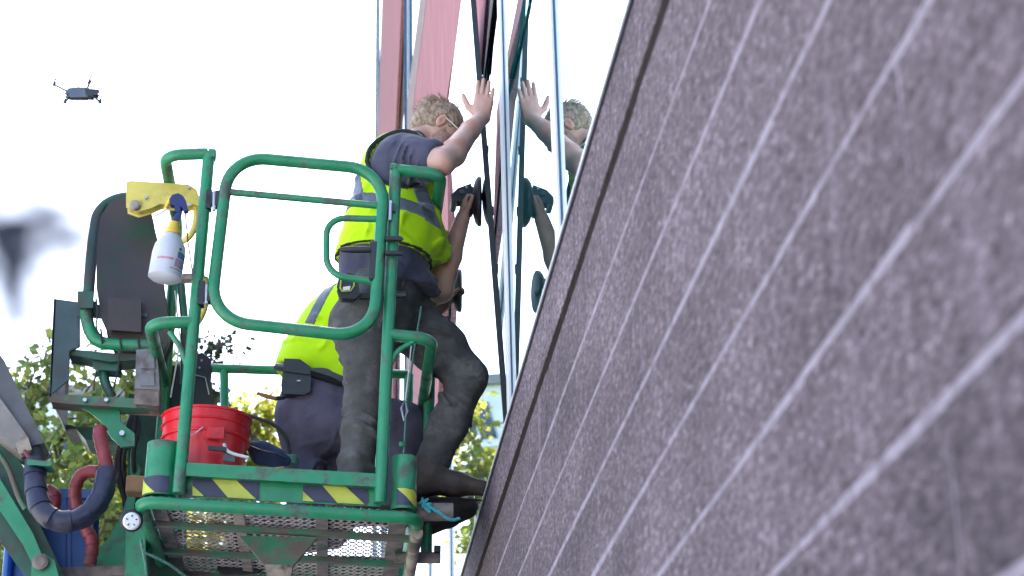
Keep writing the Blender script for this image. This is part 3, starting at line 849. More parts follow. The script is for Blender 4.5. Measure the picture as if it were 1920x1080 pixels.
tb('cable', [U(225, 655, YC-.03), U(222, 690, YC-.02), U(212, 735, YC)], .004, 'rubber', fillet=.03, n=6)
MB().pp([(148, 548), (172, 548), (172, 575), (148, 575)], YC-.05, .12).build('clamp', M['green_dark'], lift, bevel=.006)
# sheet-metal tray around the console
MB().pp([(101, 560), (160, 568), (160, 592), (144, 594), (150, 630), (146, 652), (130, 656), (128, 712), (94, 741)], YC+.0, .012).build('tray_side', M['plate_dark'], lift)
MB().prism([U(101, 560, YC), U(92, 741, YC), U(96, 745, YC), U(105, 562, YC)], (0, .5, 0)).build('tray_edge', M['plate_dark'], lift)
MB().prism([U(128, 575, YC+.004), U(150, 583, YC+.004), U(150, 650, YC+.004), U(128, 660, YC+.004)], (0, .010, 0)).build('tray_return', M['plate_dark'], lift)
MB().pp([(140, 566), (235, 577), (235, 600), (140, 590)], YC+.03, .02).build('tray_crossbar', M['plate_dark'], lift)
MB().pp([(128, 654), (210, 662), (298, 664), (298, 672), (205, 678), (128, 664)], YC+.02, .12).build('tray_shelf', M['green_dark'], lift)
MB().pp([(176, 668), (222, 668), (220, 692), (178, 690)], YC+.05, .09).build('pedal_box', M['green_dark'], lift, bevel=.008)
tb('pedal_stem', [U(196, 690, YC+.1), U(195, 715, YC+.1), U(210, 745, YC+.12)], .022, 'green_dark', fillet=.05)
MB().pp([(92, 740), (250, 748), (292, 756), (292, 766), (130, 756), (94, 752)], YC+.0, .10).build('tray_bottom', M['green_dirty'], lift, bevel=.003)
MB().pp([(128, 756), (224, 760), (226, 792), (252, 812), (252, 836), (228, 838), (208, 820), (190, 790), (165, 770)], YC+.06, .02).build('gusset', M['green'], lift)
MB().lathe([(.012, 0), (.012, .012)], U(229, 813, YC+.05), axis=(0, -1, 0), n=8).build('bolt', M['steel'], lift)
for x in (160, 200, 262):
    MB().lathe([(.009, 0), (.009, .02)], U(x, 752, YC-.005), axis=(0, -1, 0), n=8).build('bolt', M['steel'], lift)
MB().pp([(122, 795), (144, 800), (205, 802), (205, 808), (122, 804)], 7.9, .2).build('rotator_plate', M['steel_grey'], lift)
MB().pp([(142, 803), (232, 806), (242, 830), (160, 824)], 7.88, .22).build('rotator_arm', M['green_dark'], lift)
# mast, knuckle and plates behind the platform
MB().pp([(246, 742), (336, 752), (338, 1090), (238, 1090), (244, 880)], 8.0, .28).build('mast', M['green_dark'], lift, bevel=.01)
MB().pp([(240, 955), (268, 958), (272, 1090), (236, 1090)], 7.55, .2).build('mast_foot', M['green'], lift, bevel=.006)
kn = MB().pp([(240, 830), (248, 905), (232, 960), (205, 1010), (165, 1050), (150, 1090), (236, 1090), (244, 980), (262, 880)], 7.75, .05)
kn.build('knuckle_plate', M['green'], lift, bevel=.004)
# yellow arm rest bracket
yb = MB().pp([(239, 343), (246, 341), (352, 348), (366, 356), (372, 372), (372, 384), (362, 380), (352, 384), (300, 380), (282, 388), (258, 395), (239, 388)], 7.2, .06).build('yellow_bracket', M['yellow'], lift, bevel=.006)
MB().lathe([(.024, 0), (.024, .012), (.014, .016)], U(253, 386, 7.195), axis=(0, -1, 0), n=14).build('pivot_bolt', M['tan'], yb)
for x, y in ((274, 371), (354, 353), (356, 385)):
    MB().lathe([(.008, 0), (.007, .008)], U(x, y, 7.195), axis=(0, -1, 0), n=8).build('bolt', M['steel'], yb)
tb('yellow_tube', [U(368, 372, 7.24), U(368, 420, 7.24), U(356, 446, 7.26), U(335, 455, 7.3)], .0145, 'yellow', parent=yb, fillet=.05)
yb2 = MB().pp([(318, 514), (362, 512), (384, 514), (384, 522), (318, 524)], 7.3, .05).build('yellow_stop', M['tan'], lift)
tb('lower_tube', [U(384, 520, 7.32), U(386, 575, 7.32), U(372, 605, 7.34), U(355, 612, 7.38)], .0145, 'yellow', parent=yb2, fillet=.05)
tb('control_cable', [U(347, 395, 7.22), U(352, 450, 7.22), U(362, 520, 7.25)], .003, 'rubber', n=6)
tb('conduit', [U(338, 520, 7.5), U(346, 600, 7.5), U(345, 720, 7.55)], .018, 'green_dark', n=10)
tb('air_line', [U(328, 545, 7.48), U(338, 640, 7.48), U(320, 745, 7.5)], .0035, 'white', n=6)
gb = MB().pp([(258, 658), (292, 655), (296, 728), (255, 726)], 7.36, .14).build('junction_box', M['grey_box'], lift, bevel=.006)
for y0, y1 in ((664, 690), (697, 722)):
    MB().pp([(264, y0), (288, y0-1), (289, y1), (263, y1)], 7.352, .008).build('box_lid', M['grey_box'], gb, bevel=.002)
MB().pp([(254, 728), (296, 730), (296, 760), (252, 756)], 7.37, .14).build('box_bracket', M['rust'], lift, bevel=.003)
# hoses and cable bundle
for i, (x, c) in enumerate(((242, 'rubber'), (250, 'black'), (236, 'rubber'), (258, 'black'))):
    tb('hydraulic_line', [U(248+i*2, 765, 7.7), U(x+4, 800, 7.66), U(x-26+i*5, 850, 7.7), U(x-22+i*6, 900, 7.78), U(x+2, 960, 7.85), U(x, 1080, 7.9)], .012, c, fillet=.08, n=8)
nav = [U(66, 864, 7.25), U(66, 920, 7.22), U(78, 962, 7.2), U(115, 982, 7.2), U(158, 972, 7.22), U(190, 938, 7.25), U(202, 884, 7.3)]
def wrapped(name, path, r, mat, pitch=.055, parent=lift):
    pts = fillet_path(path, .09, 6)
    # resample, with a small step at each turn of the spiral wrap
    L = [0]
    for i in range(1, len(pts)): L.append(L[-1]+(pts[i]-pts[i-1]).length)
    out, rs = [], []
    ss = []
    q_ = 0.
    while q_ < L[-1]:
        ss += [min(q_+pitch*x, L[-1]) for x in (0, .25, .5, .75, .97)]; q_ += pitch
    j = 0
    for k, s in enumerate(ss):
        while j < len(pts)-2 and L[j+1] < s: j += 1
        out.append(pts[j].lerp(pts[j+1], (s-L[j])/max(1e-6, L[j+1]-L[j])))
        rs.append(r*(1+.13*(0, .25, .5, .75, 1)[k % 5]))
    return MB().tube(out, rs, n=14).build(name, M[mat], parent, smooth=True)
wrapped('navy_hose', nav, .043, 'navy', .075)
wrapped('red_hose', [U(202, 888, 7.3), U(195, 850, 7.32), U(187, 818, 7.34), U(188, 805, 7.36)], .028, 'hose_red', .05)
wrapped('red_hose', [U(184, 884, 7.42), U(158, 884, 7.44), U(142, 905, 7.45), U(140, 940, 7.48), U(160, 990, 7.5), U(176, 1015, 7.5), U(168, 1060, 7.5)], .026, 'hose_red', .045)
wrapped('red_hose', [U(88, 918, 7.5), U(104, 930, 7.5), U(96, 960, 7.5)], .03, 'hose_red', .05)
tb('boom_cables', [U(70, 872, 7.32), U(64, 835, 7.34), U(50, 800, 7.4)], .034, 'rubber', n=10)
MB().pp([(52, 862), (95, 866), (94, 873), (51, 870)], 7.18, .1).build('hose_clamp', M['green'], lift, bevel=.002)
# boom arm and telescoping cover
MB().pp([(-420, 130), (-60, 590), (5, 678), (78, 828), (62, 832), (-60, 690), (-420, 250)], 7.3, .22).build('boom_cover', M['steel_grey'], lift, bevel=.008)
MB().pp([(-420, 240), (-60, 680), (2, 752), (52, 822), (28, 838), (-60, 770), (-420, 340)], 7.28, .26).build('boom_cover_flange', M['tan_grey'], lift, bevel=.004)
MB().pp([(30, 832), (52, 822), (58, 842), (36, 850)], 7.26, .05).build('cable_gland', M['tan'], lift, bevel=.003)
tb('signal_cable', [U(46, 845, 7.24), U(56, 860, 7.22), U(60, 885, 7.22)], .008, 'hose_red', n=8)
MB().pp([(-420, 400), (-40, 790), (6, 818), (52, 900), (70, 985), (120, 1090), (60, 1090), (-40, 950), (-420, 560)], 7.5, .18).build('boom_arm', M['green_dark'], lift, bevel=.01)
MB().pp([(-40, 930), (0, 955), (44, 1020), (78, 1090), (98, 1090), (60, 1000), (-6, 890), (-40, 870)], 7.42, .03).build('arm_flange', M['green'], lift, bevel=.003)
tb('arm_rod', [U(-10, 840, 7.44), U(14, 872, 7.44), U(36, 935, 7.42), U(48, 955, 7.42)], .012, 'green_dirty', fillet=.05, n=10)
MB().pp([(60, 1090), (62, 1050), (82, 1040), (100, 1052), (110, 1090)], 7.38, .05).build('pivot_lug', M['green'], lift, bevel=.005)
MB().lathe([(.034, 0), (.034, .03), (.02, .036)], U(77, 1056, 7.38), axis=(0, -1, 0), n=12).build('pivot_pin', M['rust'], lift)
MB().pp([(95, 1066), (240, 1062), (240, 1076), (95, 1082)], 7.6, .06).build('lower_link', M['rust'], lift, bevel=.004)
# round reflector lamp beside the floor
gl = MB().lathe([(.046, 0), (.046, .03), (.040, .034)], U(247, 977, 7.10), axis=(.1, -1, -.1), n=24).build('round_lamp', M['black'], lift, smooth=True)
MB().lathe([(.036, 0), (.030, .006)], U(247, 977, 7.064), axis=(.1, -1, -.1), n=24).build('lamp_lens', M['white'], gl)
for a in range(5):
    t = a*2*math.pi/5+.3
    MB().box(U(247, 977, 7.06)+Vector((math.cos(t)*.02, -.006, math.sin(t)*.02)), (.008, .004, .004), Matrix.Rotation(-t, 3, 'Y')).build('lens_mark', M['black'], gl)
# lower boom that carries the platform down to the ground (out of frame)
MB().prism([(-.95, 8.05, 2.2), (-.75, 8.05, 2.2), (-.75, 8.05, 3.4), (-.95, 8.05, 3.4)], (0, .25, 0)).build('jib', M['green_dark'], lift)
MB().prism([(-.98, 8.02, 2.25), (-.72, 8.02, 2.55), (-2.9, 8.02, 1.25), (-2.9, 8.02, .95)], (0, .3, 0)).build('lower_boom', M['green'], lift)
MB().box((-2.9, 8.2, .75), (1.6, 1.2, .7)).build('chassis', M['green_dark'], lift, bevel=.05)
for x in (-3.5, -2.3):
    for y in (7.5, 8.9):
        MB().lathe([(.22, 0), (.34, .03), (.36, .1), (.36, .2), (.34, .27), (.22, .3)], (x, y, .37), axis=(0, 1, 0), n=24).build('wheel', M['rubber'], lift, smooth=True)

# ================================================================== LOOSE THINGS
# red bucket
by = 7.42
b0 = U(380, 905, by); b1 = U(383, 785, by); R0 = 69*mpp(by); R1 = 79*mpp(by)
bu = thing('bucket', 'red plastic bucket standing inside the platform', 'bucket', (b0.x, by, b0.z))
H = b1.z-b0.z
prof = [(R0, 0), (R0+(R1-R0)*.62, H*.62), (R1+.002, H*.62), (R1+.003, H*.64), (R1-.003, H*.66), (R1-.003, H*.80), (R1+.005, H*.81), (R1+.005, H*.825), (R1-.002, H*.84), (R1, H*.96), (R1+.006, H*.965), (R1+.006, H), (R1-.003, H), (R0-.004, .01)]
bu_b = MB().lathe(prof, b0, n=40).build('bucket_body', M['red'], bu, smooth=True)
ha = [U(372, 803, by-R1*.95), U(358, 818, by-R1-.02), U(352, 822, by-R1-.02), U(365, 835, by-R1-.01)]
MB().tube([U(380, 801, by-R1), U(366, 812, by-R1-.012), U(352, 822, by-R1-.012)], .003, n=6).build('bail_wire', M['steel'], bu)
MB().box(U(405, 812, by-R1-.001), (.075, .012, .055)).build('handle_boss', M['red'], bu, bevel=.004)
# white hook tool leaning in front of the bucket
wt = thing('scraper_tool', 'small white hooked tool in front of the red bucket', 'tool', U(420, 862, 7.2))
MB().tube([U(420, 832, 7.18), U(424, 845, 7.18), U(440, 852, 7.18), U(466, 858, 7.18)], .007, n=8, fillet=.02).build('hook', M['white'], wt, smooth=True)
MB().pp([(419, 846), (441, 850), (440, 866), (418, 864)], 7.19, .012).build('blade', M['steel_grey'], wt)
MB().pp([(391, 836), (424, 839), (424, 845), (391, 842)], 7.17, .012).build('grip', M['black'], wt, bevel=.002)
# blue bag
def blob(name, label, cat, pix, Y, depth, mat, seed, rr=18):
    s = None
    pts = [U(x, y, Y) for x, y, _ in pix]; rs = [r*mpp(Y) for _, _, r in pix]
    lo = Vector((min(p.x for p in pts), min(p.y for p in pts), min(p.z for p in pts)))-Vector((.14,)*3)
    hi = Vector((max(p.x for p in pts), max(p.y for p in pts), max(p.z for p in pts)))+Vector((.14,)*3)
    s = SDF(lo, hi, .008)
    for i in range(len(pts)-1): s.cone(pts[i], pts[i+1], rs[i], rs[i+1], .03)
    s.noise(.008, 40, seed, warp=.8)
    t = thing(name, label, cat, (pts[0].x, Y, lo.z+.1))
    sdf_build('body', s, mat, t)
    return t
bb = blob('cloth_bag', 'blue cloth bag slumped between bucket and kneeling worker', 'bag', [(470, 838, 10), (490, 850, 18), (515, 858, 16), (535, 864, 9)], 7.6, .1, M['blue_cloth'], 4)
MB().tube([U(462, 835, 7.52), U(490, 846, 7.5), U(518, 852, 7.52), U(534, 860, 7.55)], .007, n=8).build('bag_strap', M['black'], bb)
gt = thing('green_cap', 'small green cap beside the kneeling knee', 'cap', U(546, 866, 7.7))
MB().lathe([(.032, 0), (.032, .03), (.024, .045), (.0, .048)], U(546, 872, 7.7), n=16).build('cap_body', M['rope_green'], gt, smooth=True)
hc = thing('spare_hose', 'thin black hose looping up beside the kneeling worker', 'hose', U(545, 866, 7.75))
MB().tube([U(545, 862, 7.75), U(538, 820, 7.75), U(515, 795, 7.75), U(470, 780, 7.78), U(452, 776, 7.8)], .009, n=8, fillet=.1).build('hose_body', M['rubber'], hc, smooth=True)
# black tool bag hanging at the left rear
bg_ = thing('tool_bag', 'black canvas tool bag hanging by the left rear corner of the platform', 'bag', U(352, 770, 7.9))
MB().pp([(318, 692), (340, 690), (388, 700), (392, 772), (372, 778), (316, 776)], 7.85, .16).build('bag_body', M['black'], bg_, bevel=.015)
MB().pp([(362, 672), (378, 664), (393, 676), (390, 702), (364, 700)], 7.86, .1).build('bag_flap', M['trouser_navy'], bg_, bevel=.008)
for x, y in ((378, 676), (374, 690)):
    MB().lathe([(.006, 0), (.005, .006)], U(x, y, 7.855), axis=(0, -1, 0), n=8).build('rivet', M['steel'], bg_)
MB().tube([U(362, 702, 7.845), U(385, 708, 7.84), U(392, 740, 7.845)], .003, n=6).build('zip_pull', M['steel'], bg_)
# blue tub
tu = thing('blue_tub', 'blue plastic tub carried low behind the hoses at lower left', 'tub', U(110, 1120, 7.95))
TY = 7.75
MB().pp([(52, 925), (160, 925), (162, 930), (158, 1120), (70, 1120)], TY, .3).build('tub_body', M['blue'], tu, bevel=.02)
MB().pp([(46, 918), (168, 920), (168, 932), (46, 930)], TY-.015, .33).build('tub_rim', M['blue'], tu, bevel=.006)
for x in (118, 128):
    MB().pp([(x, 935), (x+5, 935), (x+3, 1100), (x-1, 1100)], TY-.012, .014).build('tub_rib', M['blue'], tu, bevel=.003)
cr_ = thing('blue_crate', 'blue crate edge with rounded handle hole at the lower left corner', 'crate', U(30, 1120, 7.9))
MB().tube([U(12, 1090, 7.9), U(18, 1020, 7.9), U(30, 1010, 7.9), U(60, 1060, 7.9), U(70, 1090, 7.9)], .022, n=10, fillet=.05).build('crate_rim', M['blue'], cr_, smooth=True)
MB().pp([(22, 1030), (34, 1030), (60, 1075), (60, 1120), (14, 1120)], 7.93, .2).build('crate_wall', M['blue'], cr_, bevel=.008)

# spray bottle hanging on the side rail by its trigger
sp = thing('spray_bottle', 'white spray bottle with blue trigger head hooked on the left rail', 'bottle', U(305, 525, 6.93))
SY = 6.93
pb_, pn = U(308, 524, SY), U(323, 440, SY)
ax = (pn-pb_).normalized(); BH = (pn-pb_).length; BR = 31*mpp(SY)
bo = MB().lathe([(BR*.85, 0), (BR, .008), (BR*1.0, BH*.55), (BR*.92, BH*.74), (BR*.6, BH*.93), (BR*.42, BH)], pb_, axis=ax, n=28).build('bottle_body', M['bottle'], sp, smooth=True)
MB().lathe([(BR*.48, 0), (BR*.48, .02), (BR*.36, .035), (BR*.36, .055)], pn, axis=ax, n=20).build('screw_cap', M['cap_yellow'], sp, smooth=True)
nk = pn+ax*.05
MB().tube([nk, U(335, 402, SY), U(336, 385, SY)], [.016, .014, .017], n=10).build('neck', M['trigger_blue'], sp, smooth=True)
MB().pp([(317, 374), (323, 365), (334, 362), (343, 367), (349, 377), (353, 394), (345, 396), (341, 388), (337, 386), (337, 397), (327, 397), (327, 385), (319, 383)], SY-.016, .032).build('spray_head', M['trigger_blue'], sp)
MB().tube([U(322, 372, SY), U(313, 385, SY), U(308, 396, SY)], [.012, .009, .006], n=8).build('nozzle', M['cap_yellow'], sp, smooth=True)
MB().tube([U(313, 392, SY-.005), U(300, 400, SY-.005), U(287, 406, SY-.005)], [.006, .0055, .005], n=8).build('trigger', M['white'], sp, smooth=True)
# printed label pieces, wrapped on the body
ref = Vector((1, 0, 0)); Nx = (ref-ax*ref.dot(ax)).normalized(); Ny = ax.cross(Nx)
def wrap(name, a0, a1, h0, h1, mat, r=BR*1.0+.001):
    V, F = [], []
    for i in range(9):
        th = rad(a0+(a1-a0)*i/8)
        for h in (h0, h1): V.append(pb_+ax*(BH*h)+(Nx*math.cos(th)+Ny*math.sin(th))*(r))
        if i: k = 2*i; F.append((k-2, k, k+1, k-1))
    build(name, V, F, M[mat], bo, smooth=True, fix=False)
sgn = -1 if (Ny.y > 0) else 1
wrap('label_print', sgn*8, sgn*50, .40, .54, 'teal_print')
wrap('label_print', sgn*10, sgn*56, .20, .385, 'mauve_print')
wrap('label_print', sgn*62, sgn*120, .32, .37, 'pale_red')
wrap('label_line', sgn*8, sgn*70, .145, .158, 'black')
MB().lathe([(.006, 0), (.006, .002)], pb_+ax*BH*.60+(Nx*math.cos(rad(sgn*42))+Ny*math.sin(rad(sgn*42)))*BR*.985, axis=(Nx*math.cos(rad(sgn*42))+Ny*math.sin(rad(sgn*42))), n=10).build('label_dot', M['black'], bo)

# ropes
def twisted(mb, pts, r, strands=3, pitch=.03):
    pts = fillet_path([Vector(p) for p in pts], .04, 5)
    L = [0]
    for i in range(1, len(pts)): L.append(L[-1]+(pts[i]-pts[i-1]).length)
    n = max(8, int(L[-1]/(pitch/7))); 
    for s in range(strands):
        out = []; j = 0
        for k in range(n+1):
            q = L[-1]*k/n
            while j < len(pts)-2 and L[j+1] < q: j += 1
            p = pts[j].lerp(pts[j+1], (q-L[j])/max(1e-6, L[j+1]-L[j]))
            T = (pts[j+1]-pts[j]).normalized(); A = T.cross(Vector((.3, 1, .2))).normalized(); B = T.cross(A)
            a = 2*math.pi*(q/pitch+s/strands)
            out.append(p+(A*math.cos(a)+B*math.sin(a))*r*.55)
        mb.tube(out, r*.52, n=5)
    return mb
ro = thing('rope', 'turquoise rope knotted round the pipe under the boot', 'rope', U(800, 948, 7.08))
mb = MB(); r_ = random.Random(4); kc = U(797, 946, 7.085)
kp = [kc+Vector((r_.gauss(0, .02), r_.gauss(0, .012), r_.gauss(0, .02))) for _ in range(22)]
mb.tube(fillet_path(kp, .03, 4), .0055, n=6)
mb.build('knot', M['turq'], ro, smooth=True)
twisted(MB(), [kc, U(815, 955, 7.06), U(838, 972, 7.07), U(848, 976, 7.08), U(862, 972, 7.09)], .007).build('tail', M['turq'], ro, smooth=True)
r2 = thing('rope', 'thin pale green rope hanging below the left corner of the platform', 'rope', U(270, 1040, 7.0))
twisted(MB(), [U(264, 1010, 6.97), U(268, 1036, 6.96), U(285, 1042, 6.97), U(318, 1058, 7.02), U(350, 1082, 7.1)], .006).build('strand', M['rope_green'], r2, smooth=True)
twisted(MB(), [U(268, 1034, 6.96), U(274, 1060, 6.96), U(275, 1095, 6.97)], .006).build('strand', M['rope_green'], r2, smooth=True)

# drone
DY = 10.0
dr = thing('drone', 'small dark grey quadcopter drone flying in the white sky', 'drone', U(148, 180, DY))
MB().pp([(125, 175), (130, 168), (146, 166), (164, 167), (168, 172), (162, 179), (133, 179), (127, 177)], DY, .045).build('drone_body', M['drone'], dr, bevel=.012)
MB().pp([(162, 168), (178, 169), (182, 172), (180, 176), (172, 176), (172, 179), (164, 178)], DY-.005, .05).build('camera_gimbal', M['drone_dark'], dr, bevel=.008)
MB().lathe([(.014, 0), (.016, .01), (.010, .02)], U(180, 172, DY+.03), axis=(1, -.3, 0), n=14).build('lens', M['drone_dark'], dr, smooth=True)
MB().pp([(130, 178.5), (162, 179.5), (160, 182), (132, 181)], DY+.006, .03).build('belly', M['drone_dark'], dr, bevel=.004)
for (a, b, hh) in (((128, 172), (102, 159), -7), ((163, 168), (168, 155), -6), ((172, 177), (188, 192), -6), ((131, 180), (122, 192), -4)):
    am = MB().tube([U(*a, DY+.02), U(*b, DY+.02)], .0068, n=8).build('arm', M['drone_dark'], dr, smooth=True)
    p = U(*b, DY+.03)
    MB().lathe([(.009, -.006), (.010, .010), (.007, .024)], p, n=12).build('motor', M['drone_dark'], am, smooth=True)
    for sg in (1, -1):
        d = Vector((.35*sg, -.9*sg, .05)).normalized(); e = Vector((d.y, -d.x, 0))
        q = p+Vector((0, 0, .024))
        build('rotor_blade', [q, q+d*.02+e*.006, q+d*.085+e*.004, q+d*.09, q+d*.02-e*.004, q+Vector((0, 0, .002)), q+d*.02+e*.006+Vector((0, 0, .002)), q+d*.085+e*.004+Vector((0, 0, .002)), q+d*.09+Vector((0, 0, .002)), q+d*.02-e*.004+Vector((0, 0, .002))],
              [(0, 1, 2, 3, 4), (9, 8, 7, 6, 5), (0, 5, 6, 1), (1, 6, 7, 2), (2, 7, 8, 3), (3, 8, 9, 4), (4, 9, 5, 0)], M['drone_dark'], am)
#--PEOPLE--
# ================================================================== PEOPLE
def frame3(f, u):
    f = Vector(f).normalized(); u = Vector(u); u = (u-f*u.dot(f)).normalized()
    return f, f.cross(u).normalized(), u        # forward, right-hand side, up   (f x u = right)
def add_hand(S, wrist, fdir, thumbdir, size=1.0, curl=.25, spread=1.0, k=.008):
    """palm + five separate fingers; fdir points along the fingers, thumbdir to the thumb side"""
    f = Vector(fdir).normalized(); t = Vector(thumbdir); t = (t-f*t.dot(f)).normalized()
    n = CURLN[0] if CURLN[0] is not None else f.cross(t)   # palm side: fingers bend towards it
    n = (n-f*n.dot(f)-t*n.dot(t)).normalized()
    w = Vector(wrist); q = size
    offs = [.028, .0095, -.010, -.028]; lens = [.072, .080, .074, .057]; rad_ = [.0098, .0102, .0097, .0087]
    fan = [.10, .02, -.07, -.17]
    kn = []
    for i in range(4):
        kp = w+f*(.088-(.004 if i in (0,) else 0)-(.012 if i == 3 else 0))*q+t*offs[i]*q
        kn.append(kp)
        S.cone(w+t*offs[i]*.55*q, kp, .0185*q, .0125*q, .014)
    S.cone(w-f*.01*q+n*.004, w+f*.06*q+n*.006*q, .021*q, .019*q, .016)
    S.cone(w+f*.02*q+t*.018*q, w+f*.05*q+t*.026*q+n*.012*q, .018*q, .014*q, .014)
    for i in range(4):
        d = (f+t*fan[i]*spread).normalized(); p = kn[i]; c = curl*(1+.12*i)
        segs = [.45, .31, .24]; r0 = rad_[i]*q
        for j in range(3):
            ang = c*(j+.35)
            dd = (d*math.cos(ang)+n*math.sin(ang)).normalized()
            e = p+dd*lens[i]*segs[j]*q
            S.cone(p, e, r0*(1-.07*j), r0*(1-.07*(j+1)), .0035)
            p = e
    tb_ = w+f*.022*q+t*.026*q+n*.006*q
    d1 = (f*.62+t*.78+n*.12).normalized(); d2 = (f*.86+t*.48+n*.16).normalized()
    m1 = tb_+d1*.042*q; m2 = m1+d2*.034*q; m3 = m2+(d2*.92-t*.1).normalized()*.024*q
    S.cone(tb_, m1, .0165*q, .0125*q, .010); S.cone(m1, m2, .0122*q, .0108*q, .004); S.cone(m2, m3, .0108*q, .0085*q, .004)
CURLN = [None]

def add_head(S, c, f, r, u, q=1.0):
    """skull, jaw, brow, nose, lips, ears"""
    R_ = (f, r, u); P = lambda a, b, d: c+f*a*q+r*b*q+u*d*q
    S.ell(P(-.012, 0, .022), (.098*q, .077*q, .092*q), R_, .02)
    S.ell(P(.028, 0, -.035), (.068*q, .060*q, .080*q), R_, .03)
    S.cone(P(.03, .038, -.075), P(.072, .012, -.095), .022*q, .020*q, .025); S.cone(P(.03, -.038, -.075), P(.072, -.012, -.095), .022*q, .020*q, .025)
    S.cone(P(.084, .03, .022), P(.084, -.03, .022), .010*q, .010*q, .02)
    S.cone(P(.092, 0, .010), P(.112, 0, -.026), .007*q, .011*q, .010)
    S.ell(P(.104, .012, -.028), (.010*q, .008*q, .008*q), R_, .006); S.ell(P(.104, -.012, -.028), (.010*q, .008*q, .008*q), R_, .006)
    for b in (.030, -.030): S.ell(P(.094, b, .006), (.012*q, .015*q, .010*q), R_, .008, sub=True); S.ell(P(.084, b, .004), (.012*q, .013*q, .011*q), R_, .003)
    S.cone(P(.091, .018, -.054), P(.091, -.018, -.054), .007*q, .007*q, .006); S.cone(P(.089, .016, -.065), P(.089, -.016, -.065), .007*q, .007*q, .006)
    for sg in (1, -1):
        S.ell(P(-.012, sg*.080, -.006), (.021*q, .009*q, .033*q), R_, .006)
        S.ell(P(-.006, sg*.090, -.004), (.011*q, .006*q, .019*q), R_, .004, sub=True)

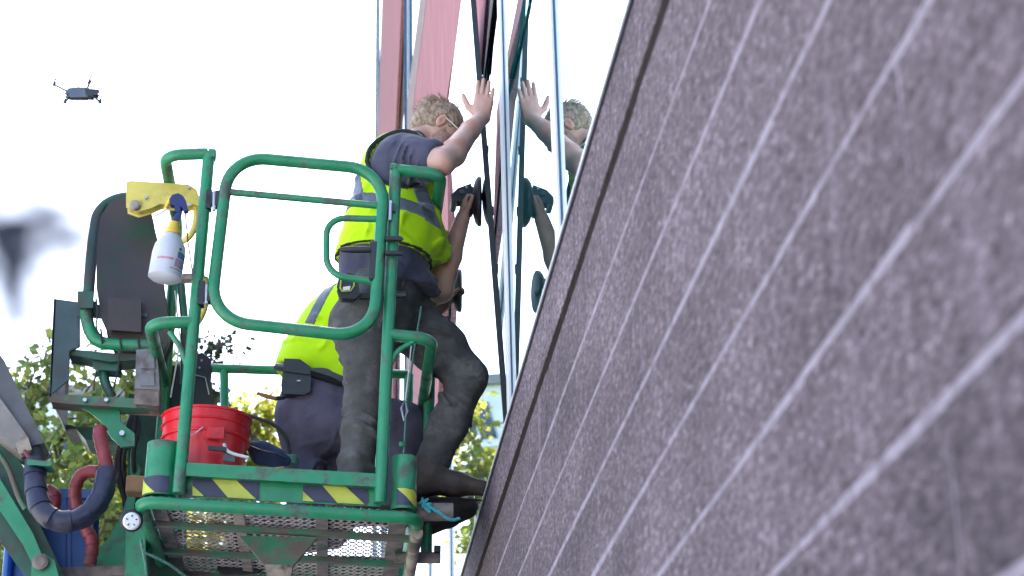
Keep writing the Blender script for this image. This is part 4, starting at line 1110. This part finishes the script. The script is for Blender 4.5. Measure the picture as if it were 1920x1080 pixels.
# ---------------------------------------------------------------- worker standing
def standing():
    Yc = 7.40
    t = thing('person', 'standing worker in lime vest pressing glass with raised hand, one boot on wall', 'person', U(700, 900, 7.35))
    sh_n, sh_f = U(752, 288, 7.19), U(768, 300, 7.60)
    el_n, wr_n = U(828, 304, 7.05), U(903, 221, 7.27)
    el_f, wr_f = U(826, 545, 7.62), U(868, 408, 7.58)
    chest, belly, pelv = U(748, 345, Yc), U(727, 470, Yc), U(712, 560, Yc)
    neck = U(778, 268, 7.41)
    hc = U(827, 241, 7.42)
    f, r, u = frame3((.82, .12, -.56), (.57, .05, .80))
    if r.y > 0: pass
    # --- body: one continuous skin from head to hands (hips hidden in the clothes)
    lo = Vector((min(pelv.x, chest.x)-.28, 6.92, pelv.z-.1)); hi = Vector((U(940, 150, 7.3).x+.05, 7.86, U(900, 130, 7.3).z+.06))
    S = SDF(lo, hi, .0045)
    S.cone(chest, belly, .15, .15, .04); S.cone(belly, pelv, .15, .14, .04)
    S.cone(sh_n, sh_f, .075, .075, .06)
    S.cone(U(768, 285, 7.41), neck, .062, .058, .04); S.cone(neck, U(806, 246, 7.42), .058, .056, .03)
    add_head(S, hc, f, r, u, 1.07)
    S.cone(sh_n, el_n, .070, .060, .03); S.cone(el_n, U(849, 288, 7.1), .061, .060, .02); S.cone(U(849, 288, 7.1), U(882, 244, 7.2), .060, .045, .02); S.cone(U(882, 244, 7.2), wr_n, .045, .036, .02)
    CURLN[0] = Vector((.5, 1, 0))
    add_hand(S, wr_n, (.10, -.06, 1), (-1, .05, .1), 1.2, .07, .42)
    S.cone(sh_f, el_f, .062, .056, .03); S.cone(el_f, U(845, 480, 7.6), .058, .052, .02); S.cone(U(845, 480, 7.6), wr_f, .052, .035, .02)
    # gripping hand, fingers closed round the cup handle
    CURLN[0] = Vector((1, -.2, .2))
    add_hand(S, wr_f, (.05, -.15, 1), (.25, -1, 0), .9, .95, .6)
    CURLN[0] = None
    body = sdf_build('body', S, M['skin'], t)
    # --- hair
    H = SDF(hc-Vector((.2,)*3), hc+Vector((.2,)*3), .004)
    P = lambda a, b, d: hc+(f*a+r*b+u*d)*1.07
    H.ell(P(-.018, 0, .028), (.115, .092, .105), (f, r, u), .0)
    H.cone(P(-.085, -.0, .02), P(-.085, 0, -.045), .055, .045, .03)
    H.ell(P(-.112, -.012, .055), (.034, .036, .034), (f, r, u), .015)
    H.ell(P(.085, 0, -.035), (.07, .12, .085), (f, r, u), .012, sub=True)
    for sg in (1, -1): H.ell(P(.0, sg*.088, -.018), (.040, .03, .045), (f, r, u), .01, sub=True)
    H.noise(.0032, 50, 3, warp=1.2); H.noise(.002, 210, 5, warp=.6, stretch=(.45, 1, 1))
    hair = sdf_build('hair', H, M['hair'], t)
    # loose strands
    rr = random.Random(9); mb = MB()
    for i in range(520):
        a = rr.uniform(-1, .75); b = rr.uniform(-1, 1); d = rr.uniform(-.3, 1)
        q = Vector((a, b, d)).normalized()
        if q.x > .5 and q.z < .5: continue
        p = hc+(f*(q.x*.104-.018)+r*(q.y*.083)+u*(q.z*.096+.028))*1.07
        o = (f*q.x+r*q.y+u*q.z)
        g = (-f*.7+u*rr.uniform(-.5, .4)+r*rr.uniform(-.4, .4)).normalized()
        L = rr.uniform(.025, .06)
        mb.tube([p-o*.004, p+o*.006+g*L*.4, p+o*rr.uniform(-.006, .010)+g*L], [.0017, .0014, .0005], n=4, caps=False)
    mb.build('hair_strands', M['hair'], hair, smooth=True, kind='stuff')
    B = SDF(hc-Vector((.2,)*3), hc+Vector((.2,)*3), .0045)
    B.ell(P(.035, 0, -.052), (.073, .069, .070), (f, r, u), .0); B.cone(P(.02, -.05, -.03), P(.04, -.045, -.075), .018, .02, .02); B.cone(P(.02, .05, -.03), P(.04, .045, -.075), .018, .02, .02)
    B.ell(P(.10, 0, -.02), (.036, .06, .022), (f, r, u), .01, sub=True); B.noise(.003, 160, 4)
    B.D = np.maximum(B.D, -(((B.ax[0][:, None, None]-hc.x)*(-u.x)+(B.ax[1][None, :, None]-hc.y)*(-u.y)+(B.ax[2][None, None, :]-hc.z)*(-u.z))-.022))
    B.off(.002)
    sdf_build('beard', B, M['beard'], t)
    # safety glasses: temples and lenses
    for sg in (1, -1):
        g = MB().tube([P(-.022, sg*.084, .016), P(.03, sg*.083, .012), P(.092, sg*.072, .008)], .0028, n=6).build('glasses_temple', M['white'], t, smooth=True)
    MB().tube([P(.100, .070, .008), P(.112, .035, .008), P(.112, 0, .014), P(.112, -.035, .008), P(.100, -.070, .008)], .0026, n=6).build('glasses_rim', M['white'], t, smooth=True)
    # --- shirt
    def torso(h, grow, lo_, hi_):
        T = SDF(lo_, hi_, h)
        T.cone(U(752, 325, Yc), U(735, 440, Yc), .165+grow, .185+grow, .05); T.cone(U(735, 440, Yc), U(717, 560, Yc), .185+grow, .172+grow, .05)
        T.cone(U(745, 300, 7.24), U(752, 305, 7.56), .10+grow, .10+grow, .07)
        T.cone(U(722, 335, 7.3), U(690, 470, 7.36), .095+grow, .10+grow, .07); T.cone(U(690, 470, 7.36), U(672, 540, 7.36), .10+grow, .09+grow, .06)
        return T
    blo = Vector((pelv.x-.36, 6.95, pelv.z-.16)); bhi = Vector((pelv.x+.42, 7.9, neck.z+.12))
    T = torso(.0065, .002, blo, bhi)
    T.cone(sh_n, U(808, 294, 7.09), .096, .084, .05); T.cone(U(762, 305, 7.2), U(800, 312, 7.12), .085, .07, .05); T.cone(sh_f, U(790, 380, 7.66), .088, .075, .05)
    T.cone(U(766, 284, 7.41), U(782, 268, 7.41), .078, .07, .04)
    T.plane(U(820, 300, 7.06), (U(826, 303, 7.05)-sh_n), 0)
    T.cone(U(740, 530, 7.36), U(770, 548, 7.38), .15, .13, .05)
    T.plane(U(720, 556, 7.4), (.12, 0, -1), 0)
    T.noise(.007, 26, 11, warp=1.1); T.noise(.004, 60, 12, warp=1.2); T.folds(sh_n, U(812, 300, 7.08), .010, .045, 6, .2)
    T.folds(U(720, 480, 7.3), U(720, 560, 7.3), .008, .06, 7, .3)
    sdf_build('shirt', T, M['shirt'], t)
    # --- vest
    def vest_sdf(grow, amp=True):
        V = torso(.006, grow, blo, bhi)
        V.cone(U(786, 400, 7.34), U(802, 452, 7.40), .06+grow*.5, .068+grow*.5, .06)
        V.cone(U(815, 430, 7.46), U(826, 472, 7.48), .03+grow, .034+grow, .05)
        V.noise(.008, 18, 21, warp=1.0); V.noise(.004, 42, 22, warp=1.3)
        V.folds(U(700, 280, 7.3), U(740, 520, 7.3), .009, .10, 23, .4, 1.0); V.folds(U(640, 420, 7.3), U(840, 440, 7.3), .007, .09, 24, .4, .8)
        V.ell(U(757, 264, 7.12), (.195, .18, .205), None, .01, sub=True)
        V.ell(U(790, 290, 7.70), (.17, .16, .2), None, .01, sub=True)
        V.ell(U(786, 255, 7.41), (.09, .09, .10), None, .01, sub=True)
        V.ell(U(700, 520, 7.14), (.085, .13, .075), None, .01, sub=True)
        V.plane(U(720, 494, 7.4), (-.02, -.10, -1), 0)
        return V
    V = vest_sdf(.022)
    vest = sdf_build('safety_vest', V, M['lime'], t)
    # reflective tape: same cloth surface, a little proud, cut to bands
    def band(p, n, w, grow=.0255, extra=None):
        Q = vest_sdf(grow)
        n = Vector(n).normalized(); p = Vector(p)
        Q.plane(p+n*w/2, n); Q.plane(p-n*w/2, -n)
        if extra: extra(Q)
        sdf_build('reflective_tape', Q, M['reflective'], vest)
    def waist(Q):
        Q.plane(U(795, 470, 7.3), (.35, 0, -1))
    band(U(735, 398, 7.3), (.16, .0, 1), .062, extra=lambda Q: Q.plane(U(815, 400, 7.3), (1, 0, 0)))
    def front(Q): Q.plane(U(790, 338, 7.25), (0, 0, 1)); Q.plane(U(760, 420, 7.3), (-.1, 0, -1)); Q.plane(Vector((0, 7.45, 0)), (0, 1, 0))
    band(U(793, 370, 7.25), (.93, -.1, .36), .066, extra=front)
    def back(Q): Q.plane(U(650, 395, 7.3), (0, 0, -1)); Q.plane(U(690, 300, 7.3), (0, 0, 1)); Q.plane(Vector((0, 7.45, 0)), (0, 1, 0))
    band(U(671, 360, 7.25), (.93, -.1, .2), .05, extra=back)
    # dark piping round armhole and hem
    Q = vest_sdf(.027); E = SDF(blo, bhi, .006); E.D[:] = .5
    E.ell(U(757, 264, 7.12), (.195, .18, .205), None, 0); Q.D = np.maximum(Q.D, E.D-.017)
    Q.plane(Vector((0, 7.45, 0)), (0, 1, 0))
    sdf_build('armhole_piping', Q, M['lime_trim'], vest)
    Q = vest_sdf(.0245); nh = Vector((-.02, -.10, -1)).normalized()
    Q.plane(U(720, 494, 7.4)-nh*.009, -nh)
    sdf_build('hem_piping', Q, M['lime_trim'], vest)
    # --- trousers
    plo = Vector((pelv.x-.32, 7.0, U(660, 960, 7.3).z-.05)); phi = Vector((U(925, 715, 7.45).x+.10, 7.85, pelv.z+.14))
    T = SDF(plo, phi, .0068)
    hn, hf = U(690, 600, 7.30), U(752, 592, 7.50)
    kn1, an1 = U(682, 760, 7.28), U(660, 950, 7.30)
    kn2, an2 = U(878, 706, 7.50), U(814, 858, 7.53)
    T.cone(U(714, 552, 7.38), U(710, 590, 7.38), .178, .182, .05)
    T.cone(hn, kn1, .124, .084, .05); T.cone(kn1, an1, .083, .078, .03)
    T.cone(U(660, 610, 7.33), U(668, 640, 7.3), .11, .09, .06)
    T.cone(hf, U(822, 652, 7.5), .148, .120, .05); T.cone(U(822, 652, 7.5), kn2, .120, .086, .04)
    T.cone(kn2, U(840, 800, 7.52), .086, .086, .04); T.cone(U(840, 800, 7.52), an2, .086, .078, .03)
    T.plane(U(714, 528, 7.4), (-.02, 0, 1), .0)
    T.plane(U(806, 893, 7.53), (-.25, 0, -1.0) if False else (-.02, -.05, -1), 0) if False else None
    T.noise(.006, 24, 31, warp=1.2); T.noise(.0035, 55, 37, warp=1.4)
    T.folds(hn, kn1, .010, .13, 32, .2, 1.8); T.folds(kn1, an1, .010, .12, 33, .16, 2.4); T.folds(kn1, hn, .006, .07, 38, .2, 1.4)
    T.folds(hf, kn2, .013, .10, 34, .22, 1.6); T.folds(kn2, an2, .012, .11, 35, .2, 1.8); T.folds(an2, kn2, .008, .05, 39, .2, 1.5); T.folds(U(840, 700, 7.5), U(880, 760, 7.5), .009, .035, 40, .14, 1.0); T.folds(U(700, 720, 7.3), U(670, 850, 7.3), .007, .045, 42, .15, 1.6)
    T.folds(U(640, 560, 7.3), U(760, 600, 7.4), .006, .06, 36, .25, .9)
    tr = sdf_build('trousers', T, M['trouser'], t)
    MB().tube([U(640, 552, 7.16), U(680, 556, 7.14), U(760, 552, 7.18)], .016, n=8).build('belt', M['black'], tr, smooth=True)
    # --- boots
    def boot(ank, toe, heel, solez, nm='boot'):
        a = Vector(ank); T_ = Vector(toe); Hh = Vector(heel)
        lo_ = Vector((min(T_.x, Hh.x)-.1, min(T_.y, Hh.y)-.1, solez-.03)); hi_ = Vector((max(T_.x, Hh.x)+.1, max(T_.y, Hh.y)+.1, a.z+.12))
        Q = SDF(lo_, hi_, .005)
        Q.cone(a+Vector((0, 0, .06)), a, .062, .058, .02); Q.cone(a, Hh+Vector((.03, 0, .05)), .056, .048, .03)
        mid = Hh.lerp(T_, .55)+Vector((0, 0, .055)); Q.cone(a+Vector((.015, 0, -.02)), mid, .055, .050, .04)
        Q.cone(mid, T_+Vector((-.035, 0, .038)), .050, .038, .03); Q.cone(Hh+Vector((.03, 0, .045)), mid, .044, .048, .03)
        Q.plane((0, 0, solez+.022), (0, 0, -1)); Q.noise(.003, 60, 41, warp=1.)
        b = sdf_build(nm, Q, M['boot'], t)
        Z = SDF(lo_, hi_, .005)
        Z.cone(Hh+Vector((.03, 0, .02)), Hh.lerp(T_, .55)+Vector((0, 0, .02)), .046, .052, .02); Z.cone(Hh.lerp(T_, .55)+Vector((0, 0, .02)), T_+Vector((-.04, 0, .02)), .052, .044, .02)
        Z.plane((0, 0, solez+.026), (0, 0, 1)); Z.plane((0, 0, solez), (0, 0, -1))
        sdf_build('sole', Z, M['sole'], b)
    z2 = U(850, 946, 7.53).z
    boot(U(806, 886, 7.53), U(916, 930, 7.54), U(776, 930, 7.54), z2)
    fl = zf(U(660, 930, 7.3).x)+.04
    boot((U(655, 950, 7.3).x, 7.3, fl+.12), (U(655, 950, 7.3).x+.2, 7.27, fl), (U(655, 950, 7.3).x-.09, 7.31, fl), fl)
    return t
standing()

# ---------------------------------------------------------------- worker kneeling
def kneeling():
    Yc = 7.98
    t = thing('person', 'worker kneeling on the platform seen from behind, lime vest and navy trousers', 'person', U(610, 1000, 8.0))
    pelv = U(596, 770, Yc); waist_ = U(612, 705, 8.0); chest = U(672, 600, 8.02)
    sh_n, sh_f = U(708, 568, 7.86), U(700, 560, 8.22)
    hc = U(742, 512, 8.05); neck = U(715, 545, 8.04)
    el, wr = U(775, 612, 7.84), U(832, 572, 7.82)
    elf, wrf = U(735, 640, 8.25), U(775, 600, 8.2)
    f, r, u = frame3((.86, .30, .18), (-.2, 0, 1))
    lo = Vector((pelv.x-.3, 7.6, pelv.z-.12)); hi = Vector((wr.x+.22, 8.5, hc.z+.2))
    S = SDF(lo, hi, .006)
    S.cone(pelv, waist_, .15, .14, .04); S.cone(waist_, chest, .14, .15, .04); S.cone(sh_n, sh_f, .075, .075, .06); S.cone(chest, neck, .09, .056, .05); S.cone(neck, hc, .055, .055, .03)
    add_head(S, hc, f, r, u)
    S.cone(sh_n, el, .058, .046, .03); S.cone(el, wr, .045, .029, .02)
    CURLN[0] = Vector((1, -.2, .1)); add_hand(S, wr, (.55, -.1, .8), (.1, -1, 0), .9, .9, .6)
    S.cone(sh_f, elf, .058, .046, .03); S.cone(elf, wrf, .045, .029, .02)
    add_hand(S, wrf, (.9, 0, .4), (0, -.4, 1), .9, .3, .8); CURLN[0] = None
    sdf_build('body', S, M['skin2'], t)
    P = lambda a, b, d: hc+f*a+r*b+u*d
    H = SDF(hc-Vector((.18,)*3), hc+Vector((.18,)*3), .006)
    H.ell(P(-.018, 0, .028), (.106, .085, .098), (f, r, u), 0); H.ell(P(.085, 0, -.035), (.07, .12, .085), (f, r, u), .012, sub=True); H.noise(.004, 80, 3, warp=1)
    sdf_build('hair', H, M['hair_dark'], t)
    # trousers
    plo = Vector((pelv.x-.34, 7.6, U(600, 1010, 8.0).z-.08)); phi = Vector((U(880, 800, 7.9).x+.05, 8.5, waist_.z+.14))
    T = SDF(plo, phi, .0075)
    T.ell(U(600, 772, 7.96), (.205, .215, .20), None, .05)
    T.ell(U(582, 795, 7.90), (.155, .15, .155), None, .06)
    T.cone(U(600, 735, 7.98), U(650, 745, 8.02), .165, .175, .06)
    T.cone(U(625, 790, 7.88), U(760, 800, 7.86), .155, .115, .06)      # near thigh forwards
    T.cone(U(760, 800, 7.86), U(745, 960, 7.84), .105, .085, .04)
    T.cone(U(590, 810, 8.06), U(618, 985, 8.10), .14, .105, .05)       # far leg down to its knee
    T.cone(U(570, 840, 7.92), U(580, 1000, 7.9), .10, .09, .05)
    T.cone(U(618, 985, 8.10), U(480, 990, 8.2), .10, .06, .04)
    T.plane(U(590, 700, 7.9), (-.26, -.05, 1), 0)
    T.noise(.008, 20, 51, warp=1.1); T.noise(.004, 50, 54, warp=1.4); T.folds(U(560, 800, 7.9), U(640, 960, 8.0), .010, .09, 52, .3, .8); T.folds(U(600, 780, 7.9), U(760, 800, 7.86), .010, .08, 53, .25, .8)
    tr = sdf_build('trousers', T, M['trouser_navy'], t)
    # vest
    vlo = Vector((pelv.x-.34, 7.55, waist_.z-.12)); vhi = Vector((chest.x+.36, 8.5, neck.z+.12))
    def vs_(grow):
        V = SDF(vlo, vhi, .0068)
        V.cone(U(596, 690, 7.99), U(655, 610, 8.02), .188+grow, .20+grow, .05); V.cone(U(655, 610, 8.02), U(690, 580, 8.03), .20+grow, .17+grow, .05)
        V.cone(U(640, 715, 7.98), U(675, 650, 8.0), .17+grow, .18+grow, .06)
        V.cone(U(566, 690, 7.95), U(610, 610, 7.98), .105+grow, .12+grow, .06)
        V.noise(.008, 16, 61, warp=1.1); V.noise(.003, 40, 62, warp=1.1); V.folds(U(560, 700, 7.9), U(660, 560, 7.95), .008, .12, 63, .4, .9)
        V.plane(U(590, 705, 7.9), (-.36, -.05, -1), 0)
        V.ell(U(715, 575, 7.80), (.13, .12, .15), None, .01, sub=True)
        return V
    V = vs_(.0); vest = sdf_build('safety_vest', V, M['lime'], t)
    def band(p, n, w, ex=None):
        Q = vs_(.004); n = Vector(n).normalized(); p = Vector(p)
        Q.plane(p+n*w/2, n); Q.plane(p-n*w/2, -n)
        if ex: ex(Q)
        sdf_build('reflective_tape', Q, M['reflective'], vest)
    band(U(598, 570, 7.85), (.88, .0, -.35), .05, lambda Q: Q.plane(U(570, 612, 7.9), (-.3, 0, -1)))
    band(U(655, 640, 7.85), (.75, -.2, .65), .055, lambda Q: Q.plane(U(640, 640, 7.9), (-1, 0, 0)))
    MB().tube([U(519, 688, 7.86), U(560, 692, 7.74), U(620, 712, 7.76), U(662, 735, 7.84)], .018, n=8).build('belt', M['black'], tr, smooth=True)
    # boots: one hangs out past the platform edge towards the wall
    def boot(ank, toe, heel, solez, grow=1.0):
        a = Vector(ank); T_ = Vector(toe); Hh = Vector(heel)
        lo_ = Vector((min(T_.x, Hh.x, a.x)-.12, min(T_.y, Hh.y)-.12, min(solez, T_.z, Hh.z)-.06)); hi_ = Vector((max(T_.x, Hh.x)+.1, max(T_.y, Hh.y)+.12, a.z+.14))
        Q = SDF(lo_, hi_, .006)
        Q.cone(a+Vector((-.02, 0, .05)), a, .064, .06, .02); Q.cone(a, Hh+Vector((.03, 0, .05)), .06, .05, .03)
        mid = Hh.lerp(T_, .55)+Vector((0, 0, .055)); Q.cone(a, mid, .06, .055, .04); Q.cone(mid, T_+Vector((-.035, 0, .038)), .052, .04, .03); Q.cone(Hh+Vector((.03, 0, .045)), mid, .048, .05, .03)
        Q.noise(.003, 60, 41, warp=1.)
        b = sdf_build('boot', Q, M['boot'], t)
        Z = SDF(lo_, hi_, .006)
        Z.cone(Hh+Vector((.02, 0, .006)), mid-Vector((0, 0, .035)), .036, .042, .02); Z.cone(mid-Vector((0, 0, .035)), T_+Vector((-.04, 0, .014)), .042, .036, .02)
        sdf_build('sole', Z, M['sole'], b)
    boot(U(790, 950, 7.80), U(896, 963, 7.80), U(775, 1000, 7.80), U(840, 1010, 7.80).z)
    fl = zf(U(480, 990, 8.2).x)+.04
    boot((U(470, 990, 8.2).x, 8.2, fl+.14), (U(500, 1000, 8.2).x, 8.2, fl), (U(450, 990, 8.2).x-.08, 8.2, fl), fl)
    return t
kneeling()

# ---------------------------------------------------------------- what they carry
tm = thing('tape_measure', 'black and yellow tape measure clipped to the standing worker belt', 'tape measure', U(655, 548, 7.10))
MB().pp([(634, 538), (640, 518), (655, 514), (668, 520), (672, 552), (664, 558), (640, 556)], 7.085, .05).build('case', M['black'], tm, bevel=.006)
MB().tube([U(638, 540, 7.08), U(640, 524, 7.08), U(652, 518, 7.08), U(664, 524, 7.08), U(664, 536, 7.08), U(658, 545, 7.08), U(642, 546, 7.08)], .004, n=6, closed=True).build('yellow_trim', M['hazard_yellow'], tm, smooth=True)
MB().pp([(643, 538), (657, 536), (656, 543), (643, 544)], 7.079, .006).build('number_plate', M['white'], tm)
po = thing('tool_pouch', 'black pouch on the belt of the kneeling worker', 'pouch', U(553, 735, 7.72))
MB().pp([(536, 676), (560, 677), (580, 690), (579, 732), (570, 737), (532, 735), (530, 722)], 7.705, .06).build('pouch_body', M['black'], po, bevel=.008)
MB().pp([(535, 674), (562, 675), (581, 689), (580, 700), (534, 694)], 7.695, .07).build('pouch_flap', M['black'], po, bevel=.005)
MB().box(U(560, 714, 7.70), (.016, .006, .006)).build('snap', M['steel'], po)
kn_ = thing('scraper', 'wooden handled scraper sticking out of the kneeling worker back pocket', 'scraper', U(510, 745, 7.75))
MB().tube([U(482, 737, 7.70), U(500, 743, 7.70), U(520, 748, 7.72)], [.008, .011, .009], n=10).build('handle', M['wood'], kn_, smooth=True)
MB().tube([U(516, 747, 7.715), U(534, 746, 7.74)], [.011, .008], n=8).build('ferrule', M['black'], kn_, smooth=True)

ly = thing('lanyard', 'green safety lanyard with carabiner hanging beside the right post', 'lanyard', U(762, 868, 7.2))
MB().tube([U(790, 575, 7.22), U(776, 660, 7.2), U(764, 745, 7.16), U(760, 800, 7.16), U(756, 872, 7.18)], .0045, n=8).build('strap', M['rope_green'], ly, smooth=True)
MB().tube([U(772, 640, 7.17), U(766, 700, 7.15), U(760, 752, 7.15)], .003, n=6).build('line', M['white'], ly, smooth=True)
MB().tube([U(758, 750, 7.14), U(752, 766, 7.13), U(757, 788, 7.13), U(764, 770, 7.14)], .005, n=8, closed=True).build('carabiner', M['steel'], ly, smooth=True)
MB().lathe([(.012, 0), (.012, .02)], U(753, 838, 7.17), n=10).build('toggle', M['green'], ly)
def suction(label, c, Y, hb, r=.12):
    c = U(*c, Y)
    t = thing('suction_cup', label, 'suction cup', c, 'glass suction lifters')
    A = Vector((1, -.10, 0)).normalized()
    cup = MB().lathe([(r*.25, -.035), (r*.5, -.03), (r*.86, -.018), (r, -.004), (r, .008), (r*.94, .012)], c, axis=A, n=40).build('cup', M['rubber'], t, smooth=True)
    p = c-A*.045
    MB().box(p+Vector((0, 0, .0)), (.03, .05, r*1.25)).build('backplate', M['black'], t, bevel=.006)
    MB().prism([p+Vector((-.0, -.03, r*.62)), p+Vector((-.055, -.03, r*.42)), p+Vector((-.085, -.03, r*.12)), p+Vector((-.06, -.03, -.01)), p+Vector((0, -.03, .0))], (0, .06, 0)).build('grip_bracket', M['black'], t, bevel=.006)
    MB().tube([p+Vector((-.075, -.05, -.01)), p+Vector((-.075, .07, -.01))], .016, n=12).build('grip', M['black'], t, smooth=True)
    MB().lathe([(.013, 0), (.013, .008)], p+Vector((-.04, -.033, r*.28)), axis=(0, -1, 0), n=14).build('pump_button', M['steel_grey'], t, smooth=True)
    MB().lathe([(.006, 0), (.006, .004)], p+Vector((-.018, -.033, r*.5)), axis=(0, -1, 0), n=10).build('rivet', M['white'], t)
    MB().tube([p+Vector((0, -.02, -r*.5)), p+Vector((0, -.02, -r*.7))], .012, n=8).build('release_tab', M['black'], t)
suction('black suction cup lifter at chest height gripped by the standing worker', (898, 378), 7.58, 0)
suction('black suction cup lifter at hip height gripped by the kneeling worker', (861, 545), 7.86, 0, .105)
#--END--
